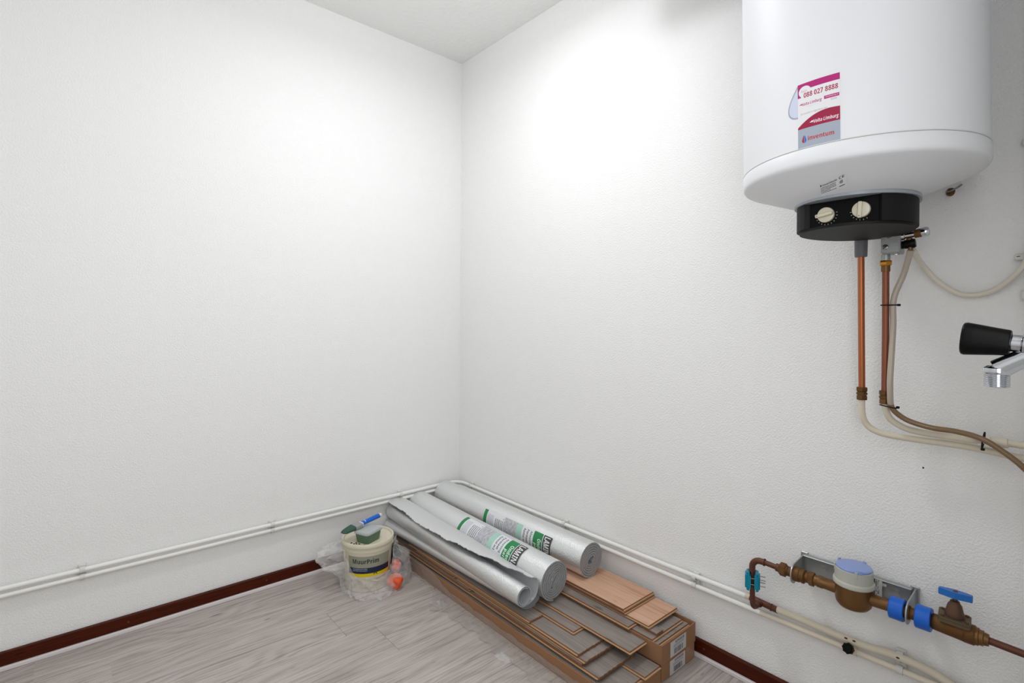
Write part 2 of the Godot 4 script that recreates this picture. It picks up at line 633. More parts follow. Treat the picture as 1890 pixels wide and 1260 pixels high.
func room() -> void:
	var fl := struct("floor", slab(Vector3(-2.7, -0.12, -0.15), Vector3(0.15, -0.009, 2.57)), M.grey_plastic)
	struct("ceiling", slab(Vector3(-2.7, CEIL, -0.15), Vector3(0.15, CEIL + 0.12, 2.57)), M.ceiling)
	struct("wall_left", slab(Vector3(-2.7, -0.12, -0.12), Vector3(0.12, CEIL, 0)), M.wall)
	var wr := struct("wall_right", slab(Vector3(0, -0.12, 0), Vector3(0.12, CEIL, 2.42)), M.wall)
	struct("wall_front", slab(Vector3(-2.7, -0.12, 2.42), Vector3(0.12, CEIL, 2.54)), M.wall)
	struct("wall_rear", slab(Vector3(-2.7, -0.12, 0), Vector3(-2.58, CEIL, 2.42)), M.wall)
	# laminate boards of the finished floor, long side parallel to wall_left
	var rg := RandomNumberGenerator.new()
	rg.seed = 5
	var w := 0.192
	for row in 13:
		var z0 := -0.03 + row * w
		var x := -2.58 - rg.randf() * 1.1
		while x < 0.0:
			var x1 := x + 1.285
			var a := maxf(x, -2.58)
			var b := minf(x1, 0.0)
			if b - a > 0.02:
				var g := G.new()
				g.U = Vector3(1.0 / 1.285, 0, 0)
				g.V = Vector3(0, 0, 1.0 / w)
				g.O = Vector2(rg.randf(), rg.randf())
				g.box(Vector3(a + 0.0003, -0.009, maxf(z0, 0) + 0.0003), Vector3(b - 0.0003, 0.0, minf(z0 + w, 2.42) - 0.0003), 0.0007)
				part("plank", g, M.floor_wood[rg.randi() % 4], fl)
			x = x1
	# dark skirting board, and the flat white strip that closes its gap to the floor
	var g := G.new()
	g.U = Vector3(1, 0, 0)
	g.V = Vector3(0, 12, 0)
	g.box(Vector3(-2.58, 0.010, 0), Vector3(-0.016, 0.0555, 0.016), 0.002)
	struct("baseboard_left", g, M.mahogany)
	g = G.new()
	g.U = Vector3(0, 0, 1)
	g.V = Vector3(0, 12, 0)
	g.box(Vector3(-0.016, 0.010, 0), Vector3(0, 0.0555, 2.42), 0.002)
	struct("baseboard_right", g, M.mahogany)
	for k in 4:
		var s := G.new()
		s.X = along(Vector3(-0.016, 0.034, [0.5, 1.435, 2.02, 2.2][k]), Vector3.LEFT)
		s.lathe([Vector2(0, 0), Vector2(0.004, 0), Vector2(0.0035, 0.0008), Vector2(0, 0.001)], 12)
		part("screw_head", s, M.dark_edge, get_node("baseboard_right"))
		s = G.new()
		s.X = along(Vector3([-0.985, -1.45, -1.9, -2.3][k], 0.034, 0.016), Vector3.BACK)
		s.lathe([Vector2(0, 0), Vector2(0.004, 0), Vector2(0.0035, 0.0008), Vector2(0, 0.001)], 12)
		part("screw_head", s, M.dark_edge, get_node("baseboard_left"))
	g = G.new()
	g.box(Vector3(-2.58, 0, 0), Vector3(-0.025, 0.0135, 0.025), 0.002)
	struct("trim_1", g, mat(Color(0.88, 0.86, 0.86), 0.5))
	g = G.new()
	g.box(Vector3(-0.025, 0, 0.025), Vector3(0, 0.0135, 2.42), 0.002)
	struct("trim_2", g, mat(Color(0.88, 0.86, 0.86), 0.5))
	# small chips in the plaster
	for q in [[0.7598, 2.0102, 0.0022], [1.377, 1.547, 0.004], [1.39, 1.535, 0.002]]:
		var h := G.new()
		h.X = along(Vector3(0, q[0], q[1]), Vector3.LEFT)
		h.lathe([Vector2(0, 0), Vector2(q[2], 0), Vector2(q[2] * 0.7, 0.0006), Vector2(0, 0.0008)], 9)
		part("plaster_chip", h, M.black if q[2] < 0.003 and q[0] < 1.0 else M.white_paint, wr)

# ------------------------------------------------------------------ heating pipes round the corner
func wall_pipes() -> void:
	var r := 0.0078
	# upper pipe: along the left wall, round the corner and up to the copper tee
	var up := [Vector3(-2.58, 0.261, 0.02), Vector3(-1.3, 0.262, 0.02), Vector3(-0.2, 0.264, 0.02), Vector3(-0.09, 0.264, 0.021)]
	for k in 7:
		var a := PI / 2 * k / 6.0
		up.append(Vector3(-0.021 - 0.06 + 0.06 * sin(a), 0.264, 0.021 + 0.06 - 0.06 * cos(a)))
	up.append_array([Vector3(-0.02, 0.263, 0.15), Vector3(-0.02, 0.261, 0.6), Vector3(-0.02, 0.263, 1.2), Vector3(-0.02, 0.270, 1.588)])
	var g := G.new()
	g.tube(up, r, 16)
	var o := thing("water_pipe", "upper of the two white pipes running round the room corner", "pipe", Vector3(-0.02, 0.264, 0.02))
	part("tube", g, M.white_paint, o)
	g = G.new()
	g.X = along(Vector3(-0.02, 0.2702, 1.575), Vector3(0, 0.02, 1))
	g.lathe([Vector2(0, 0), Vector2(0.0084, 0), Vector2(0.0082, 0.016), Vector2(0, 0.016)], 16)
	part("bare_end", g, M.cream_paint, o)
	var lo := [Vector3(-2.58, 0.2395, 0.02), Vector3(-1.3, 0.2385, 0.02), Vector3(-0.2, 0.241, 0.02), Vector3(-0.09, 0.241, 0.021)]
	for k in 7:
		var a := PI / 2 * k / 6.0
		lo.append(Vector3(-0.021 - 0.06 + 0.06 * sin(a), 0.241, 0.021 + 0.06 - 0.06 * cos(a)))
	lo.append_array([Vector3(-0.02, 0.240, 0.15), Vector3(-0.02, 0.234, 0.9), Vector3(-0.02, 0.2335, 1.2), Vector3(-0.02, 0.2365, 1.57), Vector3(-0.02, 0.2368, 1.62)])
	g = G.new()
	g.tube(lo, r, 16)
	o = thing("water_pipe", "lower of the two white pipes running round the room corner", "pipe", Vector3(-0.02, 0.241, 0.02))
	part("tube", g, M.white_paint, o)
	g = G.new()
	g.tube([Vector3(-0.02, 0.2368, 1.62), Vector3(-0.02, 0.238, 1.7), Vector3(-0.02, 0.2395, 1.9), Vector3(-0.02, 0.2405, 2.1), Vector3(-0.02, 0.2405, 2.42)], r, 16)
	part("yellowed_tube", g, mat(Color(0.91, 0.87, 0.80), 0.5), o)
	# the thicker cream pipe that goes on from the tee
	g = G.new()
	g.tube(curve([Vector3(-0.024, 0.2695, 1.672), Vector3(-0.025, 0.2693, 1.74), Vector3(-0.025, 0.267, 1.8225), Vector3(-0.025, 0.2675, 1.889), Vector3(-0.025, 0.2745, 1.96), Vector3(-0.025, 0.271, 2.03), Vector3(-0.025, 0.256, 2.08), Vector3(-0.025, 0.238, 2.12), Vector3(-0.025, 0.2, 2.2)], 5), 0.0098, 16)
	o = thing("water_pipe", "thicker cream painted pipe sloping away below the water meter", "pipe", Vector3(-0.025, 0.27, 1.7))
	part("tube", g, M.cream_paint, o)
	for k in 3:
		var s := G.new()
		var p: Vector3 = [Vector3(-0.0345, 0.2725, 1.853), Vector3(-0.0345, 0.2735, 1.872), Vector3(-0.0346, 0.2765, 1.968)][k]
		s.X = along(p, Vector3(-0.8, 0.5, 0))
		s.lathe([Vector2(0, 0), Vector2(0.0042, 0), Vector2(0.003, 0.0008), Vector2(0, 0.001)], 8, false, 0, TAU, 0.55)
		part("chipped_paint", s, M.dark_edge, o)
	# saddle clips
	var names := ["first white pipe clip from the left edge, on the left wall", "white pipe clip on the left wall above the skirting, left of the bucket", "white pipe clip on the left wall behind the torn foil roll",
		"white pipe clip on the right wall beside the room corner", "white pipe clip on the right wall beside the far foil roll", "white pipe clip on the right wall above the cardboard boxes",
		"white pipe clip on the cream pipe under the blue rings"]
	var spots := [Vector3(-1.5786, 0, 0), Vector3(-0.9646, 0, 0), Vector3(-0.3637, 0, 0), Vector3(0, 0, 0.13), Vector3(0, 0, 0.80), Vector3(0, 0, 1.402), Vector3(0, 0, 1.9694)]
	for k in 7:
		var p: Vector3 = spots[k]
		var left: bool = p.z == 0.0
		var y0 := 0.2385 if left else (0.236 if k < 6 else 0.2405)
		var y1 := 0.2625 if k < 6 else 0.2742
		var c := thing("pipe_clip", names[k], "pipe clip", p + Vector3(0, 0.22, 0), "white saddle clips of the twin pipes")
		var X := Transform3D(Basis(), p) if left else Transform3D(Basis(Vector3.UP, -PI / 2), p)
		g = G.new()
		g.X = X
		g.box(Vector3(-0.011, y0 - 0.013, 0.0), Vector3(0.011, y1 + 0.014, 0.012), 0.002)
		part("base", g, M.white_plastic, c)
		for y in [y0, y1]:
			g = G.new()
			g.X = X
			var rows := []
			for e in 2:
				var line := []
				for q in 11:
					var a := -2.2 + 4.4 * q / 10.0
					var rr := 0.0097 if y == y0 or k < 6 else 0.0117
					line.append(Vector3(-0.007 + 0.014 * e, y + sin(a) * rr, 0.02 + cos(a) * rr))
				rows.append(line)
			g.sheet(rows, 0.002)
			part("saddle", g, M.white_plastic, c)
		g = G.new()
		g.X = X * along(Vector3(0, (y0 + y1) / 2.0, 0.012), Vector3.BACK)
		g.lathe([Vector2(0, 0), Vector2(0.0028, 0), Vector2(0.002, 0.0012), Vector2(0, 0.0014)], 10)
		part("screw", g, M.dark_edge if k > 2 else M.steel, c)
	# drain cock with a black hand wheel on the lower pipe
	var d := thing("drain_cock", "small black knobbed drain cock on the lower pipe under the meter", "valve", Vector3(-0.02, 0.24, 1.862))
	g = G.new()
	g.X = along(Vector3(-0.02, 0.2395, 1.862), Vector3.BACK)
	g.lathe([Vector2(0, -0.014), Vector2(0.0105, -0.014), Vector2(0.0105, 0.014), Vector2(0, 0.014)], 16)
	g.X = along(Vector3(-0.024, 0.244, 1.862), Vector3(-1, 0.45, 0))
	g.lathe([Vector2(0.0075, 0), Vector2(0.0075, 0.018), Vector2(0, 0.018)], 14)
	part("body", g, M.cream_paint, d)
	g = G.new()
	g.X = along(Vector3(-0.041, 0.2515, 1.862), Vector3(-1, 0.45, 0))
	var star := PackedVector2Array()
	for k in 32:
		var a := TAU * k / 32.0
		var rr := 0.0125 + 0.0018 * cos(a * 8.0)
		star.append(Vector2(cos(a), sin(a)) * rr)
	g.prism(star, 0.0, 0.011, true)
	g.lathe([Vector2(0.0095, 0.011), Vector2(0.009, 0.0135), Vector2(0, 0.0142)], 18)
	part("hand_wheel", g, M.black_gloss, d)

# ------------------------------------------------------------------ water heater
const HC := Vector3(-0.2625, 0, 1.93)
const HR := 0.2323

func sticker_image() -> Image:
	var W := 400
	var H := 752
	var im := blank(W, H, Color(0.93, 0.93, 0.94))
	var mg := Color(0.72, 0.13, 0.47)
	var rd := Color(0.66, 0.10, 0.30)
	im.fill_rect(Rect2i(0, 0, W, 70), mg)
	im.fill_rect(Rect2i(0, 0, 34, 150), mg)
	var ring := Color(0.93, 0.93, 0.94)
	for y in range(28, 150):
		for x in range(0, 150):
			if Vector2(x - 72, y - 92).length() < 62.0:
				im.set_pixel(x, y, ring)
	ruled(im, Rect2i(34, 76, 60, 26), 2, Color(0.75, 0.6, 0.66), 1)
	stamp(im, "088 027 8888", Rect2(62, 106, 322, 54), rd)
	im.fill_rect(Rect2i(258, 206, 136, 34), mg)
	stamp(im, "voltalimburg.nl", Rect2(268, 213, 116, 18), Color(0.95, 0.9, 0.93))
	stamp(im, "Volta Limburg", Rect2(48, 212, 190, 44), Color(0.68, 0.22, 0.42), true, 0.22)
	im.fill_rect(Rect2i(20, 224, 26, 8), mg)
	im.fill_rect(Rect2i(30, 218, 16, 6), mg)
	ruled(im, Rect2i(80, 262, 120, 6), 1, Color(0.8, 0.74, 0.78), 3)
	ruled(im, Rect2i(318, 250, 58, 20), 2, Color(0.72, 0.62, 0.68), 4)
	stamp(im, "Dit toestel is eigendom van", Rect2(30, 322, 258, 26), Color(0.62, 0.60, 0.62), false)
	for x in W:
		var q := float(x) / W
		var top := int(476.0 - 126.0 * pow(q, 0.8) - 44.0 * sin(q * PI))
		im.fill_rect(Rect2i(x, top, 1, 494 - top), Color(0.63, 0.10, 0.27))
	stamp(im, "Volta Limburg", Rect2(158, 424, 230, 52), Color(0.96, 0.96, 0.97), true, 0.2)
	im.fill_rect(Rect2i(122, 440, 32, 9), Color(0.96, 0.96, 0.97))
	im.fill_rect(Rect2i(136, 432, 20, 8), Color(0.96, 0.96, 0.97))
	im.fill_rect(Rect2i(0, 494, W, H - 494), Color(0.66, 0.70, 0.75))
	stamp(im, "inventum", Rect2(100, 586, 246, 50), Color(0.74, 0.16, 0.17))
	for y in range(568, 652):
		for x in range(38, 90):
			var hh := (y - 568.0) / 84.0
			var half := 24.0 * (sqrt(clampf(hh * 1.25, 0, 1)) if hh < 0.7 else sqrt(clampf(1.0 - pow((hh - 0.62) / 0.38, 2.0), 0.0, 1.0)))
			var dx := x - 63.0
			if absf(dx) < half and absf(dx) > 1.5:
				im.set_pixel(x, y, Color(0.72, 0.14, 0.18) if dx < 0 else Color(0.10, 0.46, 0.86))
	return im

func heater() -> void:
	# it hangs a touch out of plumb
	var pv := HC + Vector3(0, 1.45, 0)
	var LW := Transform3D(Basis(), pv) * Transform3D(Basis(Vector3(0.963, 0, -0.27).normalized(), -0.014), Vector3.ZERO) * Transform3D(Basis(), -pv)
	var lean := LW * Transform3D(Basis(), HC)
	var o := thing("water_heater", "large white cylindrical electric water heater hung on the right wall", "water heater", HC + Vector3(0, 1.33, 0))
	var g := G.new()
	g.X = lean
	# shell, skirt with rounded lower edge, shallow bottom dish
	var top := 2.16
	g.lathe([Vector2(HR, 1.479), Vector2(HR, 1.6), Vector2(HR, 1.8), Vector2(HR, 2.0), Vector2(HR, top - 0.03), Vector2(HR - 0.01, top - 0.008), Vector2(HR - 0.035, top), Vector2(0, top + 0.01)], 128)
	part("tank_shell", g, M.white_metal, o)
	g = G.new()
	g.X = lean
	g.lathe([Vector2(0.10, 1.396), Vector2(0.12, 1.3985), Vector2(0.16, 1.4147), Vector2(0.20, 1.4308), Vector2(0.22, 1.4387), Vector2(0.2265, 1.4412), Vector2(0.2303, 1.4437), Vector2(0.2325, 1.4472), Vector2(0.2335, 1.452), Vector2(0.2336, 1.476), Vector2(0.2325, 1.4775), Vector2(0.2305, 1.478), Vector2(0, 1.478)], 128)
	part("bottom_cover", g, M.white_metal, o)
	g = G.new()
	g.X = lean
	g.lathe([Vector2(0.2324, 1.4778), Vector2(0.2336, 1.4782), Vector2(0.2336, 1.4796), Vector2(0.2324, 1.480)], 128)
	part("seam_ring", g, M.white_plastic, o)
	# control box: oval, front half round, with a flat recessed panel
	var ov := PackedVector2Array()
	for k in 72:
		var a := TAU * k / 72.0
		var rx := 0.116 if cos(a) < 0.0 else 0.157
		ov.append(Vector2(HC.x + cos(a) * rx, HC.z + sin(a) * 0.116))
	var cut := PackedVector2Array()
	for q in ov:
		if q.x < -0.3465 and absf(q.y - 1.932) < 0.0715:
			continue
		cut.append(q)
	var gap := -1
	for k in cut.size():
		if (cut[k] - cut[(k + 1) % cut.size()]).length() > 0.05:
			gap = k
	var pa := cut[gap]
	var pb := cut[(gap + 1) % cut.size()]
	cut.insert(gap + 1, Vector2(-0.3465, 2.0 if pa.y > pb.y else 1.866))
	cut.insert(gap + 2, Vector2(-0.3465, 1.866 if pa.y > pb.y else 2.0))
	g = G.new()
	g.prism(cut, 1.336, 1.394, true)
	var low := Geometry2D.offset_polygon(ov, -0.006)
	g.prism(low[0], 1.330, 1.3361, true)
	part("control_box", g, M.black, o)
	g = G.new()
	var rim := Geometry2D.offset_polygon(ov, 0.005)
	g.prism(rim[0], 1.392, 1.3985, true)
	part("box_rim", g, M.grey_rim, o)
	g = G.new()
	g.box(Vector3(-0.349, 1.337, 1.8665), Vector3(-0.345, 1.391, 1.9995), 0.001)
	var pn := part("control_panel", g, M.black_gloss, o)
	# print of the dials
	g = G.new()
	for k in 14:
		var a := deg_to_rad(-120.0 + 240.0 * k / 13.0)
		if k % 13 == 0:
			continue
		for e in [[1.9005, 1.3615, -0.35], [1.968, 1.363, 0.0]]:
			var c := Vector3(-0.3492, e[1], e[0])
			var d := Vector3(0, -cos(a), sin(a))
			if e[2] == 0.0 and (a > 0.5 or a < -1.7):
				continue
			var s := Vector3(0, sin(a), cos(a)) * 0.0005
			g.face([c + d * 0.0195 - s, c + d * 0.0195 + s, c + d * 0.022 + s, c + d * 0.022 - s], Vector3.LEFT)
	part("dial_marks", g, M.knob, pn).set_meta("kind", "stuff")
	for e in [[1.9005, 1.3615, 1.42], [1.968, 1.363, 0.05]]:
		var X := along(Vector3(-0.349, e[1], e[0]), Vector3.LEFT)
		g = G.new()
		g.X = X
		g.lathe([Vector2(0, 0), Vector2(0.0165, 0), Vector2(0.0172, 0.002), Vector2(0.0165, 0.0075), Vector2(0.015, 0.0085), Vector2(0, 0.0088)], 36)
		var dir := Vector3(0, -cos(e[2]), -sin(e[2]))   # where the knob points
		var s := Vector3.LEFT.cross(dir)
		var b := Basis(s, Vector3.LEFT, dir)
		g.X = Transform3D(b, Vector3(-0.349, e[1], e[0]))
		g.box(Vector3(-0.0036, 0.0085, -0.016), Vector3(0.0036, 0.0165, 0.0185), 0.0012)
		var kn := part("knob", g, M.knob, o)
		g = G.new()
		g.X = Transform3D(b, Vector3(-0.349, e[1], e[0]) + Vector3.LEFT * 0.0165 + dir * 0.0145)
		g.lathe([Vector2(0.0011, 0), Vector2(0.0011, 0.0003), Vector2(0, 0.0003)], 10)
		part("pointer_dot", g, M.red, kn)
	# stickers on the shell
	g = G.new()
	g.X = LW
	var rows := []
	for i in 2:
		var line := []
		for j in 9:
			var a := deg_to_rad(188.9 - 18.9 * j / 8.0)
			line.append(HC + Vector3(cos(a) * (HR + 0.0005), 1.611 - 0.1405 * i, sin(a) * (HR + 0.0005)))
		rows.append(line)
	g.sheet(rows)
	part("label_sticker", g, printed(sticker_image(), 0.35), o, "magenta and silver sticker with a telephone number")
	# printed drop, half hidden by the sticker
	g = G.new()
	var inner := G.new()
	g.X = LW
	inner.X = LW
	for w in 2:
		var pts := []
		for k in 41:
			var a := TAU * k / 40.0
			var yy := cos(a)
			var half := sin(a) * pow(sin(a / 2.0), 1.3)
			pts.append(Vector2(half * (0.0275 - 0.0036 * w), yy * (0.0335 - 0.0042 * w) - 0.0012 * w))
		var gg := g if w == 0 else inner
		for k in 40:
			var tri := []
			for q in [Vector2(0, -0.012), pts[k], pts[k + 1]]:
				var a: float = deg_to_rad(189.2) - q.x / HR
				var rr := HR + 0.00012 + 0.00012 * w
				tri.append(HC + Vector3(cos(a) * rr, 1.576 + q.y, sin(a) * rr))
			gg.face(tri, Vector3(cos(deg_to_rad(189)), 0, sin(deg_to_rad(189))))
	var dr := part("drop_mark", g, mat(Color(0.66, 0.68, 0.74), 0.35), o)
	part("drop_centre", inner, mat(Color(0.83, 0.86, 0.93), 0.3), dr)
	# rating plate on the dish
	var im := blank(384, 192, Color(0.93, 0.935, 0.945))
	stamp(im, "inventum", Rect2(40, 12, 210, 34), Color(0.06, 0.06, 0.07))
	stamp(im, "CE", Rect2(280, 8, 76, 34), Color(0.06, 0.06, 0.07))
	im.fill_rect(Rect2i(10, 12, 18, 32), Color(0.06, 0.06, 0.07))
	ruled(im, Rect2i(12, 62, 226, 110), 5, Color(0.16, 0.16, 0.17), 9)
	for k in 6:
		im.fill_rect(Rect2i(286 + k * 8, 62 + absi(k - 3) * 5, 5, 56 - absi(k - 3) * 8), Color(0.15, 0.15, 0.15))
	im.fill_rect(Rect2i(278, 148, 78, 12), Color(0.06, 0.06, 0.07))
	g = G.new()
	g.X = LW
	rows = []
	for i in 5:
		var line := []
		for j in 5:
			var q2 := Vector2(-0.424, 1.910) + Vector2(-0.020, 0.056) * (j / 4.0) + Vector2(0.040, -0.0105) * (i / 4.0)
			var px := q2.x
			var pz := q2.y
			var rr := Vector2(px - HC.x, pz - HC.z).length()
			var yy := 1.3985 + (rr - 0.12) * 0.404
			line.append(Vector3(px, yy - 0.0008, pz))
		rows.append(line)
	g.sheet(rows)
	part("rating_plate", g, printed(im, 0.5), o)
	# rear bracket strip
	g = G.new()
	g.box(Vector3(-0.045, 1.50, 1.87), Vector3(0.0, 2.08, 1.99), 0.003)
	part("wall_bracket", g, M.white_metal, o)
	# old hook with a hose tail in the wall
	var hk := thing("wall_hook", "small bent wire hook in the wall under the heater's right side", "hook", Vector3(0, 1.452, 2.068))
	g = G.new()
	g.tube(curve([Vector3(0, 1.457, 2.080), Vector3(-0.012, 1.453, 2.080), Vector3(-0.021, 1.446, 2.073), Vector3(-0.022, 1.441, 2.062), Vector3(-0.013, 1.443, 2.054), Vector3(-0.004, 1.447, 2.058)], 5), 0.002, 8)
	part("wire", g, M.steel, hk)
	g = G.new()
	g.X = along(Vector3(0.0, 1.444, 2.060), Vector3(-1, -0.7, 0))
	g.lathe([Vector2(0.009, -0.002), Vector2(0.008, 0.010), Vector2(0.003, 0.018), Vector2(0, 0.018)], 12)
	part("plug", g, M.old_brass, hk)

func nut(g: G, at: Vector3, dir: Vector3, r: float, h: float, seg := 6) -> void:
	g.X = along(at, dir, 0.3)
	g.lathe([Vector2(0, 0), Vector2(r * 0.9, 0), Vector2(r, h * 0.12), Vector2(r, h * 0.88), Vector2(r * 0.9, h), Vector2(0, h)], seg, seg == 6)

# ------------------------------------------------------------------ pipes and hoses under the heater
func heater_pipes() -> void:
	# hot pipe
	var o := thing("copper_pipe", "bright copper pipe under the grey sleeve, left of the pair below the heater", "pipe", Vector3(-0.095, 0.95, 1.901))
	var g := G.new()
	g.tube([Vector3(-0.105, 1.30, 1.901), Vector3(-0.1, 1.13, 1.9015), Vector3(-0.092, 0.955, 1.9015)], 0.0075, 20)
	part("tube", g, M.copper, o)
	g = G.new()
	g.X = along(Vector3(-0.105, 1.2895, 1.901), Vector3.UP)
	g.lathe([Vector2(0.0075, 0), Vector2(0.0128, 0), Vector2(0.0138, 0.003), Vector2(0.0144, 0.042), Vector2(0, 0.042)], 24)
	part("sleeve", g, M.grey_plastic, o)
	compression(o, Vector3(-0.092, 0.9265, 1.9015), M.old_brass, M.old_brass)
	# cold pipe
	o = thing("copper_pipe", "darker copper pipe strapped to the clear hose under the safety valve", "pipe", Vector3(-0.1, 0.95, 1.953))
	g = G.new()
	g.tube([Vector3(-0.105, 1.28, 1.9535), Vector3(-0.1, 1.1, 1.953), Vector3(-0.1, 0.95, 1.9525)], 0.0075, 20)
	part("tube", g, M.copper_brown, o)
	g = G.new()
	nut(g, Vector3(-0.105, 1.2635, 1.9535), Vector3.UP, 0.0135, 0.0125)
	part("union_nut", g, M.bright_brass, o)
	g = G.new()
	g.X = along(Vector3(-0.105, 1.249, 1.9535), Vector3.UP)
	g.lathe([Vector2(0.0075, 0), Vector2(0.0095, 0), Vector2(0.0095, 0.015), Vector2(0, 0.015)], 18)
	part("olive_collar", g, M.brass, o)
	compression(o, Vector3(-0.1, 0.9235, 1.9525), M.old_brass, M.brass)
	# white pipes that go on from the two couplings
	g = G.new()
	g.tube(curve([Vector3(-0.092, 0.945, 1.9015), Vector3(-0.09, 0.895, 1.9015), Vector3(-0.085, 0.868, 1.908), Vector3(-0.08, 0.851, 1.925), Vector3(-0.072, 0.8425, 1.955), Vector3(-0.06, 0.839, 2.017), Vector3(-0.05, 0.8375, 2.095), Vector3(-0.05, 0.833, 2.150), Vector3(-0.05, 0.829, 2.195), Vector3(-0.05, 0.824, 2.30), Vector3(-0.05, 0.82, 2.42)], 6), 0.0077, 16)
	single("water_pipe", g, M.cream_paint, "lower cream pipe bending right from the left copper pipe's coupling", "pipe", Vector3(-0.06, 0.83, 1.9015))
	o = thing("water_pipe", "upper cream pipe with thick joints bending right beside the amber hose", "pipe", Vector3(-0.06, 0.85, 1.9525))
	g = G.new()
	g.tube(curve([Vector3(-0.1, 0.94, 1.9525), Vector3(-0.098, 0.907, 1.9545), Vector3(-0.09, 0.884, 1.964), Vector3(-0.08, 0.868, 1.985), Vector3(-0.07, 0.8605, 2.01), Vector3(-0.06, 0.857, 2.05), Vector3(-0.06, 0.8565, 2.087), Vector3(-0.06, 0.858, 2.127), Vector3(-0.06, 0.860, 2.16), Vector3(-0.06, 0.859, 2.195), Vector3(-0.06, 0.856, 2.42)], 6), 0.0077, 16)
	part("tube", g, M.cream_paint, o)
	for e in [[2.093, 2.122, 0.0098], [2.138, 2.172, 0.0108]]:
		g = G.new()
		g.X = along(Vector3(-0.06, 0.8575, e[0]), Vector3(0, 0.04, 1))
		g.lathe([Vector2(0.007, 0), Vector2(e[2], 0.003), Vector2(e[2], e[1] - e[0] - 0.003), Vector2(0.007, e[1] - e[0])], 18)
		part("joint", g, M.cream_paint, o)
	# clear drain hose
	o = thing("drain_hose", "clear plastic hose turning amber, tied to the dark copper pipe", "hose", Vector3(-0.09, 0.93, 1.956))
	g = G.new()
	g.tube(curve([Vector3(-0.115, 1.296, 2.005), Vector3(-0.105, 1.275, 1.998), Vector3(-0.095, 1.24, 1.987), Vector3(-0.098, 1.197, 1.9725), Vector3(-0.1, 1.168, 1.968), Vector3(-0.1, 1.117, 1.9685), Vector3(-0.108, 1.05, 1.9675), Vector3(-0.118, 0.985, 1.967), Vector3(-0.116, 0.945, 1.967), Vector3(-0.11, 0.926, 1.9665)], 6), 0.0066, 14)
	part("clear_run", g, M.hose_clear, o)
	g = G.new()
	g.tube(curve([Vector3(-0.11, 0.926, 1.9665), Vector3(-0.105, 0.908, 1.9735), Vector3(-0.098, 0.8885, 1.999), Vector3(-0.09, 0.877, 2.041), Vector3(-0.085, 0.8745, 2.088), Vector3(-0.085, 0.865, 2.131), Vector3(-0.085, 0.841, 2.168), Vector3(-0.085, 0.813, 2.199), Vector3(-0.08, 0.76, 2.24), Vector3(-0.07, 0.68, 2.27), Vector3(-0.06, 0.6, 2.28)], 6), 0.0062, 14)
	part("amber_run", g, M.hose_amber, o)
	# white condensate hose to the vertical pipe
	g = G.new()
	g.tube(curve([Vector3(-0.105, 1.297, 2.008), Vector3(-0.06, 1.28, 2.008), Vector3(-0.03, 1.262, 2.015), Vector3(-0.02, 1.2266, 2.039), Vector3(-0.016, 1.1961, 2.0746), Vector3(-0.014, 1.1895, 2.104), Vector3(-0.016, 1.1976, 2.1368), Vector3(-0.022, 1.2174, 2.163), Vector3(-0.028, 1.2406, 2.183), Vector3(-0.03, 1.262, 2.195), Vector3(-0.03, 1.31, 2.204)], 6), 0.0062, 14)
	single("drain_hose", g, M.hose_white, "white hose sagging from the safety valve to the right edge", "hose", Vector3(-0.02, 1.19, 2.104))
	# cable ties
	tie(Vector3(-0.1, 1.1665, 1.960), Vector3.UP, 0.0165, "black cable tie halfway down the dark copper pipe", Vector3(0.2, 0, 1))
	tie(Vector3(-0.105, 0.918, 1.9605), Vector3(0.1, 1, 0.15), 0.0165, "black cable tie below the brass coupling of the dark copper pipe", Vector3(0.1, 0, 1))
	tie(Vector3(-0.073, 0.861, 2.131), Vector3(0, -0.1, 1), 0.018, "black cable tie around amber hose and cream pipe near right edge", Vector3(-0.4, -1, 0))
	safety_valve()
	# vertical riser at the right edge
	o = thing("water_pipe", "vertical white pipe along the right edge of the photo", "pipe", Vector3(-0.03, 0, 2.207))
	g = G.new()
	g.tube([Vector3(-0.03, 0.0, 2.2095), Vector3(-0.03, 0.66, 2.2075), Vector3(-0.03, 0.84, 2.2095), Vector3(-0.03, 1.3, 2.2105), Vector3(-0.03, CEIL, 2.212)], 0.0085, 16)
	part("tube", g, M.white_paint, o)
	for e in [[1.272, "white pipe clip holding the sagging hose at right edge"], [1.529, "white pipe clip high on the right edge beside heater shell"]]:
		var c := thing("pipe_clip", e[1], "pipe clip", Vector3(0, e[0], 2.2))
		g = G.new()
		var zl := 2.1735 if e[0] < 1.4 else 2.1845
		g.box(Vector3(-0.016, e[0] - 0.007, zl), Vector3(0, e[0] + 0.0075, 2.235), 0.0025)
		part("base", g, M.white_plastic, c)
		g = G.new()
		g.X = along(Vector3(-0.03, e[0] - 0.006, 2.21), Vector3.UP)
		g.lathe([Vector2(0.0086, 0), Vector2(0.0105, 0), Vector2(0.0105, 0.012), Vector2(0.0086, 0.012)], 18)
		part("saddle", g, M.white_plastic, c)
		g = G.new()
		g.box(Vector3(-0.0165, e[0] + 0.0008, zl + 0.004), Vector3(-0.0155, e[0] + 0.0024, zl + 0.010), 0.0)
		part("slot", g, M.black, c)
	var sw := thing("junction_box", "corner of a small white box on the wall above the tap", "junction box", Vector3(0, 1.187, 2.22))
	g = G.new()
	g.box(Vector3(-0.02, 1.1755, 2.185), Vector3(0, 1.1975, 2.203), 0.002)
	part("housing", g, M.white_plastic, sw)
	g = G.new()
	g.box(Vector3(-0.0225, 1.178, 2.187), Vector3(-0.0199, 1.195, 2.201), 0.001)
	part("cover", g, M.white_plastic, sw)

